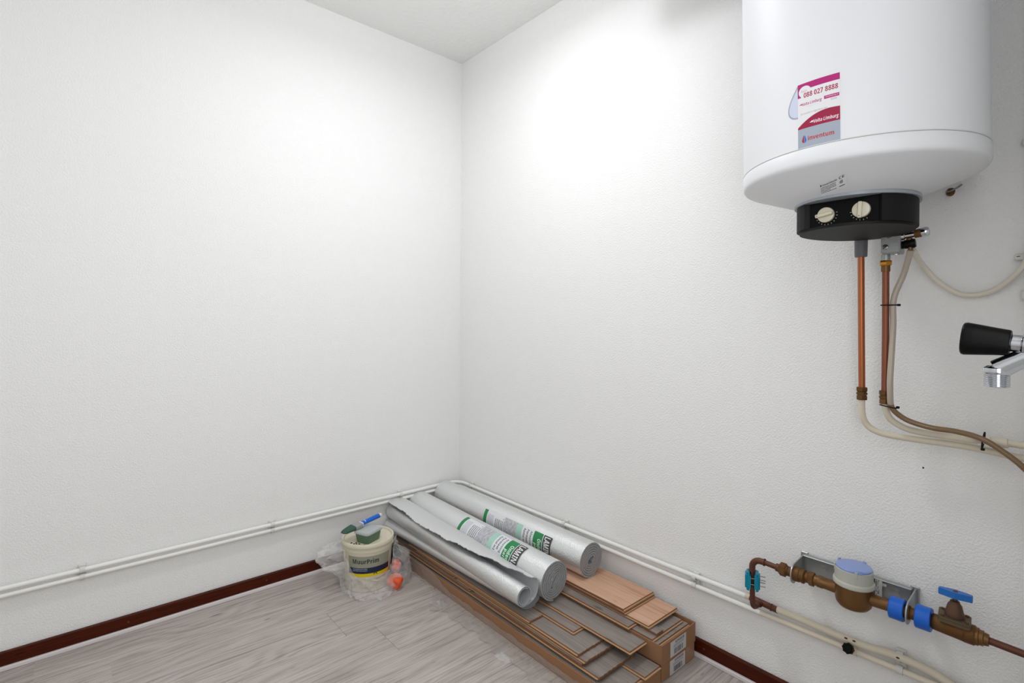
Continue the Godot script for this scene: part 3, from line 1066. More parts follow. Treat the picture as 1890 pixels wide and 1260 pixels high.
func compression(o: Node3D, p: Vector3, a: Material, b: Material) -> void:   # p: lower end, axis up
	var g := G.new()
	nut(g, p, Vector3.UP, 0.0128, 0.0105)
	part("coupling_nut", g, b, o)
	g = G.new()
	g.X = along(p + Vector3(0, 0.010, 0), Vector3.UP)
	g.lathe([Vector2(0.0105, 0), Vector2(0.0105, 0.0035), Vector2(0.0122, 0.004), Vector2(0.0122, 0.008), Vector2(0.0102, 0.0085), Vector2(0.0102, 0.012)], 22)
	part("coupling_body", g, a, o)
	g = G.new()
	nut(g, p + Vector3(0, 0.0215, 0), Vector3.UP, 0.0132, 0.0105)
	part("coupling_nut", g, a, o)

func tie(c: Vector3, ax: Vector3, r: float, label: String, head: Vector3) -> void:
	var o := thing("cable_tie", label, "cable tie", c, "black cable ties on the pipes")
	var X := along(c, ax)
	var g := G.new()
	g.X = X
	var pr := []
	for k in 25:
		var a := TAU * k / 24.0
		pr.append(Vector3(cos(a) * r * 0.72, 0, sin(a) * r * 1.02))
	# turn the long side of the loop along the line of the two pipes
	var local := X.basis.inverse() * head
	g.X = X * Transform3D(Basis(Vector3.UP, -atan2(local.z, local.x) + PI / 2), Vector3.ZERO)
	g.tube(pr, 0.0014, 8, false)
	part("strap", g, M.black, o)
	g = G.new()
	g.X = Transform3D(Basis(), c + head.normalized() * (r * 1.15))
	g.box(Vector3(-0.003, -0.0028, -0.0035), Vector3(0.003, 0.0028, 0.0035), 0.001)
	part("head", g, M.black, o)

func safety_valve() -> void:
	var o := thing("safety_valve", "zinc safety valve block with chrome and black knobs under the heater", "valve", Vector3(-0.115, 1.276, 1.97))
	var g := G.new()
	g.box(Vector3(-0.13, 1.290, 1.9485), Vector3(-0.085, 1.338, 1.9875), 0.003)
	g.X = along(Vector3(-0.105, 1.275, 1.9535), Vector3.UP)
	g.lathe([Vector2(0.0095, 0), Vector2(0.0095, 0.016)], 18)
	part("block", g, M.zinc, o)
	g = G.new()
	g.X = along(Vector3(-0.13, 1.306, 1.9585), Vector3.LEFT)
	g.lathe([Vector2(0, 0), Vector2(0.0065, 0), Vector2(0.0065, 0.002), Vector2(0.0058, 0.0026), Vector2(0, 0.0026)], 22)
	var sc := part("slotted_screw", g, M.steel, o)
	g = G.new()
	g.X = Transform3D(Basis(Vector3.LEFT, 0.7), Vector3(-0.1327, 1.306, 1.9585))
	g.box(Vector3(-0.0003, -0.0008, -0.006), Vector3(0.0002, 0.0008, 0.006))
	part("slot", g, M.black, sc)
	g = G.new()
	g.X = along(Vector3(-0.131, 1.331, 1.966), Vector3.LEFT)
	g.lathe([Vector2(0.004, 0), Vector2(0.005, 0.0005), Vector2(0.005, 0.0018), Vector2(0, 0.002)], 18)
	part("cap_screw", g, M.chrome, o)
	# relief lever barrel pointing right
	var d := Vector3(0.05, 0.12, 1).normalized()
	var p := Vector3(-0.112, 1.331, 1.986)
	g = G.new()
	g.X = along(p, d)
	g.lathe([Vector2(0, 0), Vector2(0.0095, 0), Vector2(0.0095, 0.006), Vector2(0.0075, 0.008), Vector2(0.0075, 0.028), Vector2(0, 0.028)], 20)
	part("barrel", g, M.chrome, o)
	g = G.new()
	g.X = along(p + d * 0.0255, d)
	g.lathe([Vector2(0.0098, 0), Vector2(0.0102, 0.002), Vector2(0.0102, 0.013), Vector2(0, 0.013)], 20)
	part("collar", g, M.old_brass, o)
	g = G.new()
	g.X = along(p + d * 0.0385, d)
	g.lathe([Vector2(0.0105, 0), Vector2(0.0112, 0.002), Vector2(0.0112, 0.011), Vector2(0.009, 0.015), Vector2(0, 0.0165)], 22)
	part("end_cap", g, M.chrome, o)
	# black drain knob below it
	g = G.new()
	g.X = along(Vector3(-0.112, 1.3095, 1.986), d)
	g.lathe([Vector2(0, 0), Vector2(0.0092, 0), Vector2(0.0092, 0.006), Vector2(0.0104, 0.007), Vector2(0.0112, 0.024), Vector2(0.0095, 0.028), Vector2(0, 0.0285)], 22)
	part("drain_knob", g, M.black_gloss, o)
	g = G.new()
	g.X = along(Vector3(-0.112, 1.3205, 2.002), Vector3(0, -1, 0.1))
	g.lathe([Vector2(0, -0.004), Vector2(0.006, -0.004), Vector2(0.006, 0.012), Vector2(0.0045, 0.024), Vector2(0, 0.024)], 14)
	part("hose_tail", g, M.brass, o)
	g = G.new()
	g.X = along(Vector3(-0.11, 1.2915, 1.976), Vector3.DOWN)
	g.lathe([Vector2(0, -0.003), Vector2(0.006, -0.003), Vector2(0.006, 0.004), Vector2(0, 0.0045)], 14)
	part("test_plug", g, M.chrome, o)

# ------------------------------------------------------------------ water meter
func meter_group() -> void:
	var ax := -0.08
	# copper riser
	var o := thing("copper_pipe", "brown copper loop rising from the white pipes to the water meter", "pipe", Vector3(-0.02, 0.27, 1.62))
	var g := G.new()
	g.tube([Vector3(-0.02, 0.2703, 1.589), Vector3(-0.02, 0.268, 1.63), Vector3(-0.02, 0.265, 1.672)], 0.0092, 18)
	g.X = along(Vector3(-0.022, 0.268, 1.622), Vector3.LEFT)
	g.lathe([Vector2(0.0092, 0), Vector2(0.0095, 0.012), Vector2(0.0085, 0.013)], 18)
	g.X = along(Vector3(-0.02, 0.2662, 1.651), Vector3(0, -0.06, 1))
	g.lathe([Vector2(0.0092, 0), Vector2(0.0108, 0.001), Vector2(0.0108, 0.003), Vector2(0.0092, 0.004)], 18)
	part("tee", g, M.copper_dull, o)
	g = G.new()
	var rp := [Vector3(-0.025, 0.268, 1.621), Vector3(-0.045, 0.268, 1.621)]
	for k in 7:
		var a := PI / 2 * k / 6.0
		rp.append(Vector3(-0.052 - 0.023 * sin(a), 0.268 + 0.023 - 0.023 * cos(a), 1.6205))
	rp.append(Vector3(-0.075, 0.33, 1.620))
	rp.append(Vector3(-0.0755, 0.392, 1.620))
	for k in 7:
		var a := PI / 2 * k / 6.0
		rp.append(Vector3(-0.077, 0.394 + 0.025 * sin(a), 1.620 + 0.025 - 0.025 * cos(a)))
	rp.append(Vector3(-0.078, 0.4195, 1.66))
	rp.append(Vector3(ax, 0.4185, 1.70))
	g.tube(rp, 0.0074, 18)
	part("tube", g, M.copper_dull, o)
	g = G.new()
	var el := []
	for k in 9:
		var a := -0.35 + (PI / 2 + 0.7) * k / 8.0
		el.append(Vector3(-0.077, 0.394 + 0.025 * sin(clampf(a, 0, PI / 2)) + minf(a, 0.0) * 0.03, 1.645 - 0.025 * cos(clampf(a, 0, PI / 2)) + maxf(a - PI / 2, 0.0) * 0.03))
	g.tube(el, 0.0088, 18)
	for e in [[Vector3(-0.0765, 0.381, 1.620), Vector3.UP], [Vector3(-0.0775, 0.4195, 1.6535), Vector3.BACK]]:
		g.X = along(e[0], e[1])
		g.lathe([Vector2(0.0085, 0), Vector2(0.0106, 0.0008), Vector2(0.0106, 0.0034), Vector2(0.0085, 0.0042)], 18)
	part("elbow", g, M.copper_dull, o)
	# magnet clamp
	o = thing("magnet_clamp", "turquoise two-part clamp with bolts around the copper riser", "clamp", Vector3(-0.0755, 0.328, 1.6205))
	for s in [-1.0, 1.0]:
		g = G.new()
		g.X = Transform3D(Basis(Vector3.UP, 0.42), Vector3(-0.0755, 0, 1.6205))
		var half := PackedVector2Array()
		for q in [[-0.020, 0.0045], [0.020, 0.0045], [0.020, 0.013], [0.013, 0.0205], [-0.013, 0.0205], [-0.020, 0.013]]:
			half.append(Vector2(q[0], q[1] * s))
		g.prism(half, 0.335, 0.372)
		var half2 := Geometry2D.offset_polygon(half, -0.004)
		g.prism(half2[0], 0.3275, 0.3795)
		part("half_shell", g, M.turquoise, o)
	for y in [0.3455, 0.3635]:
		for sx in [-0.0125, 0.0125]:
			g = G.new()
			g.X = Transform3D(Basis(Vector3.UP, 0.42), Vector3(-0.0755, 0, 1.6205)) * along(Vector3(sx, y, -0.007), Vector3.BACK)
			g.lathe([Vector2(0, 0), Vector2(0.0015, 0), Vector2(0.0015, 0.042), Vector2(0, 0.042)], 8)
			part("bolt", g, M.steel, o)
	# meter bracket: shallow galvanised channel on the wall with two cheeks that hold the couplings
	o = thing("meter_bracket", "galvanised steel bracket screwed to the wall behind the water meter", "bracket", Vector3(0, 0.40, 1.865))
	g = G.new()
	g.box(Vector3(-0.012, 0.402, 1.745), Vector3(-0.009, 0.452, 1.99), 0.0008)
	part("back_plate", g, M.zinc, o)
	for y in [0.400, 0.4525]:
		g = G.new()
		g.box(Vector3(-0.026, y, 1.742), Vector3(-0.009, y + 0.003, 1.993), 0.001)
		part("flange", g, M.zinc, o)
	for e in [[1.728, 1.748], [1.987, 2.006]]:
		g = G.new()
		g.box(Vector3(-0.006, 0.396, e[0]), Vector3(0, 0.458, e[1]), 0.002)
		part("foot", g, M.zinc, o)
	for z in [1.738, 1.998]:
		g = G.new()
		g.X = Transform3D(Basis(Vector3.RIGHT, PI / 2), Vector3(0, 0, z))   # outline (x, z) -> (x, -y)
		var ck := PackedVector2Array([Vector2(0, -0.453), Vector2(0, -0.398)])
		for k in 13:
			var a := deg_to_rad(100.0 + 160.0 * k / 12.0)
			ck.append(Vector2(ax + 0.002 + 0.0275 * cos(a), -0.4195 + 0.0275 * sin(a)))
		g.prism(ck, -0.0015, 0.0015)
		part("cheek", g, M.zinc, o)
	for z in [1.79, 1.958]:
		g = G.new()
		g.X = along(Vector3(-0.012, 0.430, z), Vector3.LEFT)
		g.lathe([Vector2(0, 0), Vector2(0.0135, 0), Vector2(0.0135, 0.0018), Vector2(0.0085, 0.0022), Vector2(0.0085, 0.005), Vector2(0, 0.0055)], 22)
		part("wall_screw", g, M.zinc, o)
	g = G.new()
	g.box(Vector3(-0.0125, 0.436, 1.915), Vector3(-0.0118, 0.443, 1.938), 0.0)
	part("slot", g, M.wall, o)
	# the meter itself
	o = thing("water_meter", "brass water meter with white collar and pale blue lid", "water meter", Vector3(ax, 0.38, 1.883))
	g = G.new()
	g.X = Transform3D(Basis(), Vector3(ax, 0, 1.883))
	g.lathe([Vector2(0, 0.384), Vector2(0.020, 0.3845), Vector2(0.033, 0.389), Vector2(0.0395, 0.397), Vector2(0.0415, 0.407), Vector2(0.0415, 0.452), Vector2(0, 0.452)], 44)
	g.X = along(Vector3(ax, 0.4205, 1.79), Vector3.BACK)
	g.lathe([Vector2(0, 0.0), Vector2(0.0135, 0.0), Vector2(0.0135, 0.008), Vector2(0.0152, 0.009), Vector2(0.0152, 0.022), Vector2(0.0138, 0.024), Vector2(0.0150, 0.06)], 26)
	g.X = along(Vector3(ax, 0.4205, 1.975), Vector3.FORWARD)
	g.lathe([Vector2(0, 0.0), Vector2(0.0138, 0.0), Vector2(0.0138, 0.02), Vector2(0.0152, 0.055)], 26)
	part("body", g, M.brass, o)
	g = G.new()
	g.X = Transform3D(Basis(), Vector3(ax, 0, 1.883))
	g.lathe([Vector2(0, 0.4445), Vector2(0.0435, 0.4445), Vector2(0.0462, 0.447), Vector2(0.0465, 0.455), Vector2(0.0452, 0.4575), Vector2(0.0428, 0.459), Vector2(0.0425, 0.4865), Vector2(0.041, 0.4875), Vector2(0, 0.4875)], 48)
	part("collar", g, M.meter_white, o)
	g = G.new()
	g.X = Transform3D(Basis(), Vector3(ax, 0, 1.883))
	g.lathe([Vector2(0, 0.4870), Vector2(0.0398, 0.4870), Vector2(0.0405, 0.4885), Vector2(0.0405, 0.4915), Vector2(0.0385, 0.4935), Vector2(0.036, 0.4940), Vector2(0, 0.4945)], 48)
	var lid := part("lid", g, M.meter_lid, o)
	for e in [[2.5, 0.0025], [0.35, 0.0025], [-1.2, 0.003]]:
		g = G.new()
		g.X = Transform3D(Basis(Vector3.UP, -e[0]), Vector3(ax, 0, 1.883))
		g.box(Vector3(0.038, 0.487, -0.004), Vector3(0.0425, 0.4965, 0.004), 0.001)
		part("lid_lug", g, M.meter_lid, lid)
	for e in [2.75, -2.0]:
		g = G.new()
		g.X = Transform3D(Basis(Vector3.UP, -e), Vector3(ax, 0, 1.883))
		g.box(Vector3(0.0405, 0.475, -0.003), Vector3(0.0437, 0.4925, 0.003), 0.0008)
		part("catch", g, M.meter_white, o)
	# small barcode tag on the bracket
	var im := blank(96, 96, Color(0.85, 0.85, 0.83))
	var rg := RandomNumberGenerator.new()
	rg.seed = 8
	for y in 12:
		for x in 6:
			if rg.randf() > 0.5:
				im.fill_rect(Rect2i(8 + x * 8, y * 8, 6, 6), Color(0.1, 0.1, 0.1))
	g = G.new()
	g.sheet([[Vector3(-0.0268, 0.4535, 1.917), Vector3(-0.0268, 0.4535, 1.932)], [Vector3(-0.0268, 0.405, 1.917), Vector3(-0.0268, 0.405, 1.932)]], 0.0004)
	part("barcode_tag", g, printed(im), get_node("meter_bracket"))
	# couplings on the inlet side
	o = thing("pipe_coupling", "old brass coupling nuts between copper riser and water meter", "coupling", Vector3(ax, 0.4185, 1.735))
	g = G.new()
	g.X = along(Vector3(ax, 0.4190, 1.690), Vector3.BACK)
	g.lathe([Vector2(0, 0), Vector2(0.0105, 0), Vector2(0.011, 0.002), Vector2(0.011, 0.012), Vector2(0, 0.012)], 20)
	part("socket", g, M.copper_dull, o)
	g = G.new()
	nut(g, Vector3(ax, 0.4192, 1.7005), Vector3.BACK, 0.0185, 0.0175)
	part("hex_nut", g, M.old_brass, o)
	g = G.new()
	g.X = along(Vector3(ax, 0.4192, 1.717), Vector3.BACK)
	g.lathe([Vector2(0.0135, 0), Vector2(0.0135, 0.004), Vector2(0.0125, 0.005), Vector2(0.0135, 0.006), Vector2(0.0125, 0.0075), Vector2(0.0135, 0.009), Vector2(0.0135, 0.02)], 24)
	part("thread", g, M.old_brass, o)
	g = G.new()
	g.X = along(Vector3(ax, 0.4195, 1.7395), Vector3.BACK)
	g.lathe([Vector2(0.0, 0), Vector2(0.0195, 0), Vector2(0.0195, 0.014), Vector2(0.0178, 0.0155), Vector2(0.0178, 0.020), Vector2(0.0188, 0.021), Vector2(0.0188, 0.026), Vector2(0.0165, 0.028), Vector2(0.0135, 0.029), Vector2(0.0135, 0.042)], 30)
	part("union", g, M.old_brass, o)
	g = G.new()
	nut(g, Vector3(ax, 0.4203, 1.7765), Vector3.BACK, 0.0185, 0.0145)
	part("hex_nut", g, M.old_brass, o)
	# blue seal rings on the outlet side
	var lb := ["blue plastic seal ring between water meter and bracket cheek", "blue plastic seal ring between bracket cheek and stop valve"]
	for k in 2:
		var z0: float = [1.9615, 2.0135][k]
		var rr: float = [0.0262, 0.0268][k]
		g = G.new()
		g.X = along(Vector3(ax, 0.4205, z0), Vector3.BACK)
		g.lathe([Vector2(0.014, 0.002), Vector2(rr - 0.002, 0), Vector2(rr, 0.0015), Vector2(rr, 0.0285), Vector2(rr - 0.0015, 0.030), Vector2(0.018, 0.030), Vector2(0.014, 0.028)], 40)
		single("seal_ring", g, M.blue, lb[k], "seal ring", Vector3(ax, 0.394, z0 + 0.015), "blue seal rings beside the meter")
	# stop valve
	o = thing("stop_valve", "old brass stop valve with a pale blue bar handle", "valve", Vector3(ax, 0.40, 2.085))
	g = G.new()
	g.X = along(Vector3(ax, 0.4205, 1.990), Vector3.BACK)
	g.lathe([Vector2(0, 0), Vector2(0.0125, 0), Vector2(0.0125, 0.004), Vector2(0.0165, 0.005), Vector2(0.0165, 0.012), Vector2(0.0135, 0.013), Vector2(0.0135, 0.030), Vector2(0.0135, 0.052), Vector2(0.0175, 0.056), Vector2(0.019, 0.075), Vector2(0.020, 0.10), Vector2(0.021, 0.112), Vector2(0, 0.112)], 30)
	part("body", g, M.old_brass, o)
	g = G.new()
	nut(g, Vector3(ax, 0.4205, 2.1), Vector3.BACK, 0.0215, 0.022, 8)
	part("outlet_hex", g, M.old_brass, o)
	g = G.new()
	g.X = along(Vector3(ax, 0.4203, 2.1215), Vector3.BACK)
	g.lathe([Vector2(0.019, 0), Vector2(0.019, 0.005), Vector2(0.0165, 0.006), Vector2(0.0165, 0.013), Vector2(0.014, 0.014), Vector2(0.0125, 0.022), Vector2(0, 0.022)], 26)
	part("gland", g, M.brass, o)
	g = G.new()
	g.X = Transform3D(Basis(Vector3.UP, 0.12) * Basis(Vector3.RIGHT, 0.06), Vector3(ax, 0.4455, 2.0845))
	var pl := PackedVector2Array()
	for q in [[-1, -1], [1, -1], [1, 1], [-1, 1]]:
		for k in 5:
			var a: float = atan2(q[1], q[0]) - PI / 4 + PI / 2 * k / 4.0
			pl.append(Vector2(q[0] * 0.019 + cos(a) * 0.006, q[1] * 0.023 + sin(a) * 0.006))
	g.prism(pl, -0.009, -0.002, true)
	g.prism(pl, -0.0015, 0.004, true)
	var bp := part("bonnet_plate", g, M.grey_brass, o)
	for q in [[-1, -1], [1, -1], [1, 1], [-1, 1]]:
		var h := G.new()
		h.X = g.X * Transform3D(Basis(), Vector3(q[0] * 0.0185, 0.004, q[1] * 0.0215))
		h.lathe([Vector2(0, 0), Vector2(0.004, 0), Vector2(0.004, 0.0022), Vector2(0, 0.0028)], 12)
		part("bolt_head", h, M.old_brass, bp)
	g = G.new()
	g.X = along(Vector3(ax, 0.4485, 2.0845), Vector3(-0.02, 1, 0.02))
	g.lathe([Vector2(0, 0), Vector2(0.0185, 0), Vector2(0.0185, 0.008), Vector2(0.0165, 0.012), Vector2(0.013, 0.027), Vector2(0.0095, 0.032), Vector2(0.0085, 0.036), Vector2(0.005, 0.037), Vector2(0.005, 0.046), Vector2(0, 0.046)], 26)
	part("bonnet", g, mat(Color(0.36, 0.26, 0.20), 0.5, 0.5), o)
	g = G.new()
	g.X = Transform3D(Basis(Vector3.UP, 0.05), Vector3(ax - 0.002, 0.4935, 2.086))
	var hp := PackedVector2Array([Vector2(-0.006, -0.030), Vector2(0.006, -0.030), Vector2(0.0105, -0.012), Vector2(0.0125, 0.0), Vector2(0.0105, 0.012), Vector2(0.006, 0.030), Vector2(-0.006, 0.030), Vector2(-0.0105, 0.012), Vector2(-0.0125, 0.0), Vector2(-0.0105, -0.012)])
	g.prism(hp, 0.0, 0.0125)
	g.prism(Geometry2D.offset_polygon(hp, -0.0015)[0], 0.0124, 0.0138)
	var hd := part("handle", g, M.blue_pale, o, "pale blue bar handle")
	g = G.new()
	g.X = along(Vector3(ax - 0.002, 0.5072, 2.086), Vector3.UP)
	g.lathe([Vector2(0.0048, 0), Vector2(0.0042, 0.0012), Vector2(0, 0.0014)], 14)
	part("spindle_end", g, M.old_brass, hd)
	g = G.new()
	g.tube([Vector3(ax, 0.4203, 2.138), Vector3(-0.08, 0.4175, 2.2), Vector3(-0.075, 0.412, 2.34), Vector3(-0.075, 0.41, 2.42)], 0.0078, 18)
	single("copper_pipe", g, M.copper_dull, "dull copper supply pipe from the stop valve to right edge", "pipe", Vector3(-0.08, 0.415, 2.2))

# ------------------------------------------------------------------ tap on the wall behind the camera
func tap() -> void:
	var x := -0.78
	var o := thing("wall_tap", "chrome washing machine tap with black knob at the right edge", "tap", Vector3(x, 1.09, 2.30))
	var ad := Vector3(0.0, 0.10, -1).normalized()
	var g := G.new()
	g.X = along(Vector3(x, 1.0985, 2.238), ad)
	var kp := PackedVector2Array()
	for k in 48:
		var a := TAU * k / 48.0
		var rr := 1.0 + 0.07 * cos(3.0 * a)
		kp.append(Vector2(cos(a), sin(a)) * rr)
	var rings := [[0.0, 0.0138], [0.0012, 0.0146], [0.012, 0.0158], [0.03, 0.0182], [0.040, 0.0194], [0.0425, 0.0188], [0.0435, 0.0170]]
	var rows := []
	for e in rings:
		var line := []
		for k in 49:
			var q := kp[k % 48]
			line.append(g.X * Vector3(q.x * e[1], e[0], q.y * e[1]))
		rows.append(line)
	g.X = Transform3D.IDENTITY
	g.sheet(rows, 0.001)
	var X := along(Vector3(x, 1.0985, 2.238), ad)
	g.face(rows[6].slice(0, 48), ad)
	g.face(rows[0].slice(0, 48), -ad)
	part("knob", g, M.black_gloss, o)
	g = G.new()
	g.X = along(Vector3(x, 1.0985, 2.2375), -ad)
	g.lathe([Vector2(0, -0.002), Vector2(0.0095, -0.002), Vector2(0.0102, 0.0), Vector2(0.0102, 0.010), Vector2(0.0135, 0.012), Vector2(0.0135, 0.024), Vector2(0.012, 0.026), Vector2(0.0125, 0.05), Vector2(0, 0.05)], 32)
	part("spindle", g, M.chrome, o)
	g = G.new()
	g.tube(curve([Vector3(x, 1.094, 2.275), Vector3(x, 1.088, 2.262), Vector3(x, 1.077, 2.243), Vector3(x, 1.066, 2.2275)], 6), [0.0125, 0.0125, 0.0122, 0.012, 0.0118, 0.0116, 0.0114, 0.0112, 0.011, 0.0109, 0.0108, 0.0108, 0.0108, 0.011, 0.0112, 0.0115, 0.0118, 0.012, 0.012], 24)
	part("spout", g, M.chrome, o)
	g = G.new()
	g.X = along(Vector3(x, 1.0445, 2.2265), Vector3.UP)
	var pr := [Vector2(0.0, 0.0), Vector2(0.0098, 0.0)]
	for k in 7:
		pr.append(Vector2(0.0122, 0.001 + k * 0.0022))
		pr.append(Vector2(0.0112, 0.0021 + k * 0.0022))
	pr.append_array([Vector2(0.0128, 0.0168), Vector2(0.0132, 0.0185), Vector2(0.0128, 0.023), Vector2(0.009, 0.026), Vector2(0, 0.027)])
	g.lathe(pr, 32)
	part("hose_thread", g, M.chrome, o)
	g = G.new()
	g.X = along(Vector3(x, 1.094, 2.27), Vector3.BACK)
	g.lathe([Vector2(0, 0), Vector2(0.0135, 0), Vector2(0.015, 0.004), Vector2(0.015, 0.06), Vector2(0.0125, 0.065), Vector2(0.0125, 0.14), Vector2(0.03, 0.142), Vector2(0.03, 0.147), Vector2(0, 0.15)], 32)
	part("body", g, M.chrome, o)

# ------------------------------------------------------------------ cardboard packs
func box_label_image(sd: int) -> ImageTexture:
	var im := blank(300, 170, Color(0.80, 0.80, 0.80))
	stamp(im, "SUPERIOR", Rect2(90, 14, 172, 28), Color(0.10, 0.10, 0.11))
	ruled(im, Rect2i(60, 52, 200, 34), 4, Color(0.40, 0.40, 0.41), sd)
	var rg := RandomNumberGenerator.new()
	rg.seed = sd
	var x := 70
	while x < 210:
		var w := rg.randi_range(2, 7)
		im.fill_rect(Rect2i(x, 92, w, 62), Color(0.14, 0.14, 0.15))
		x += w + rg.randi_range(2, 6)
	im.fill_rect(Rect2i(222, 92, 12, 62), Color(0.2, 0.2, 0.21))
	return ImageTexture.create_from_image(im)

func box_label(o: Node3D, lo: Vector2, hi: Vector2, z: float, sd: int) -> void:
	var g := G.new()
	g.sheet([[Vector3(lo.x, hi.y, z), Vector3(hi.x, hi.y, z)], [Vector3(lo.x, lo.y, z), Vector3(hi.x, lo.y, z)]])
	var m := mat(Color.WHITE, 0.5)
	m.albedo_texture = box_label_image(sd)
	m.texture_repeat = false
	part("paper_label", g, m, o)

func boxes() -> void:
	# lower closed pack against the wall
	var o := thing("cardboard_box", "closed flat cardboard flooring pack on the floor under the open one", "box", Vector3(-0.13, 0, 0.72))
	var g := G.new()
	g.box(Vector3(-0.223, 0.001, 0.03), Vector3(-0.031, 0.0555, 1.41), 0.0025)
	part("body", g, M.cardboard, o)
	box_label(o, Vector2(-0.1805, 0.004), Vector2(-0.0905, 0.0505), 1.4106, 3)
	g = G.new()
	g.sheet([[Vector3(-0.086, 0.055, 1.4104), Vector3(-0.036, 0.055, 1.4104)], [Vector3(-0.086, 0.002, 1.4104), Vector3(-0.036, 0.002, 1.4104)]])
	part("tape", g, M.tape, o)
	# upper pack, its top torn away
	o = thing("cardboard_box", "open cardboard flooring pack with planks in it, against the right wall", "box", Vector3(-0.13, 0.0565, 0.72))
	var y0 := 0.0565
	g = G.new()
	g.box(Vector3(-0.2245, y0, 0.032), Vector3(-0.0335, 0.094, 1.4075), 0.001)
	part("base", g, M.cardboard, o)
	g = G.new()
	g.box(Vector3(-0.2285, y0, 0.03), Vector3(-0.2255, 0.1175, 1.409), 0.001)
	part("side_panel", g, M.cardboard, o)
	g = G.new()
	g.box(Vector3(-0.0335, y0, 0.03), Vector3(-0.0305, 0.1205, 1.409), 0.001)
	part("side_panel", g, M.cardboard, o)
	g = G.new()
	var fp := PackedVector2Array([Vector2(-0.2285, -y0), Vector2(-0.0305, -y0), Vector2(-0.0305, -0.1205), Vector2(-0.05, -0.1185), Vector2(-0.12, -0.1175), Vector2(-0.19, -0.1168), Vector2(-0.2285, -0.1175)])
	g.X = Transform3D(Basis(Vector3.RIGHT, PI / 2), Vector3(0, 0, 1.4105))
	g.prism(fp, -0.0015, 0.0015)
	part("end_panel", g, M.cardboard, o)
	g = G.new()
	g.box(Vector3(-0.2285, y0, 0.027), Vector3(-0.0305, 0.1175, 0.03), 0.001)
	part("end_panel", g, M.cardboard, o)
	box_label(o, Vector2(-0.1815, 0.0615), Vector2(-0.0893, 0.1105), 1.4126, 4)
	# front pack, low tray
	o = thing("cardboard_box", "long low cardboard tray nearest the camera, half covered by clear film", "box", Vector3(-0.34, 0, 0.72))
	g = G.new()
	g.box(Vector3(-0.4435, 0.001, 0.032), Vector3(-0.2315, 0.0455, 1.407), 0.001)
	part("base", g, M.cardboard, o)
	g = G.new()
	g.box(Vector3(-0.4465, 0.0005, 0.03), Vector3(-0.4435, 0.0545, 1.41), 0.001)
	part("side_panel", g, M.cardboard, o)
	g = G.new()
	g.box(Vector3(-0.4465, 0.0005, 1.407), Vector3(-0.2300, 0.0525, 1.41), 0.001)
	part("end_panel", g, M.cardboard, o)
	g = G.new()
	g.box(Vector3(-0.4465, 0.0005, 0.03), Vector3(-0.2300, 0.0525, 0.033), 0.001)
	part("end_panel", g, M.cardboard, o)
	# the clear film torn off it
	var nz := noise(71, 9.0, 3)
	var rows := []
	for i in 91:
		var z := 0.16 + 1.34 * i / 90.0
		var k := smoothstep(0.42, 0.60, z)
		var top := lerpf(0.062, 0.028, k) + nz.get_noise_2d(z * 2.0, 3.0) * 0.006
		var wide := lerpf(0.012, 0.07, k) + nz.get_noise_2d(z * 1.5, 9.0) * 0.03
		if absf(z - 0.60) < 0.05:
			wide += 0.035 * (1.0 - absf(z - 0.60) / 0.05)
		wide = maxf(wide, 0.008)
		var line := []
		for j in 15:
			var q := j / 14.0
			var p: Vector3
			if q < 0.5:
				p = Vector3(-0.4485 - 0.004 * q, lerpf(top, 0.004, q * 2.0), z)
			else:
				p = Vector3(-0.4505 - wide * (q - 0.5) * 2.0, 0.004, z)
			var w := nz.get_noise_3d(p.x * 3.0, p.y * 3.0, z * 3.0)
			if q >= 0.5:
				p.y += absf(w) * 0.022 * sin((q - 0.5) * 2.0 * PI) + 0.0015
			else:
				p.x -= absf(w) * 0.006
			p.y = maxf(p.y, 0.0015)
			line.append(p)
		rows.append(line)
	g = G.new()
	g.sheet(rows, 0.0)
	single("plastic_film", g, M.film, "wrinkled clear film slipping off the front cardboard tray onto floor", "plastic film", Vector3(-0.46, 0, 0.8))
	# loose scraps of film on the floor
	for e in [[Vector3(-0.505, 0, 0.585), 0.035, "pointed scrap of clear film standing up beside the front tray"], [Vector3(-0.52, 0, 1.0), 0.03, "crumpled scrap of clear film lying on the floor boards"]]:
		g = G.new()
		rows = []
		for i in 9:
			var line := []
			for j in 9:
				var u := (i / 8.0 - 0.5) * 2.0
				var v := (j / 8.0 - 0.5) * 2.0
				var rr: float = e[1] * (1.0 + 0.35 * nz.get_noise_2d(u * 0.3 + e[0].z, v * 0.3))
				var p: Vector3 = e[0] + Vector3(u * rr * 0.6, 0.002 + absf(nz.get_noise_2d(u * 0.25 + 5.0, v * 0.25 + e[0].z)) * 0.028 * (1.0 - maxf(absf(u), absf(v)) * 0.8), v * rr)
				line.append(p)
			rows.append(line)
		g.sheet(rows, 0.0)
		single("film_scrap", g, M.bag, e[2], "plastic film", e[0])

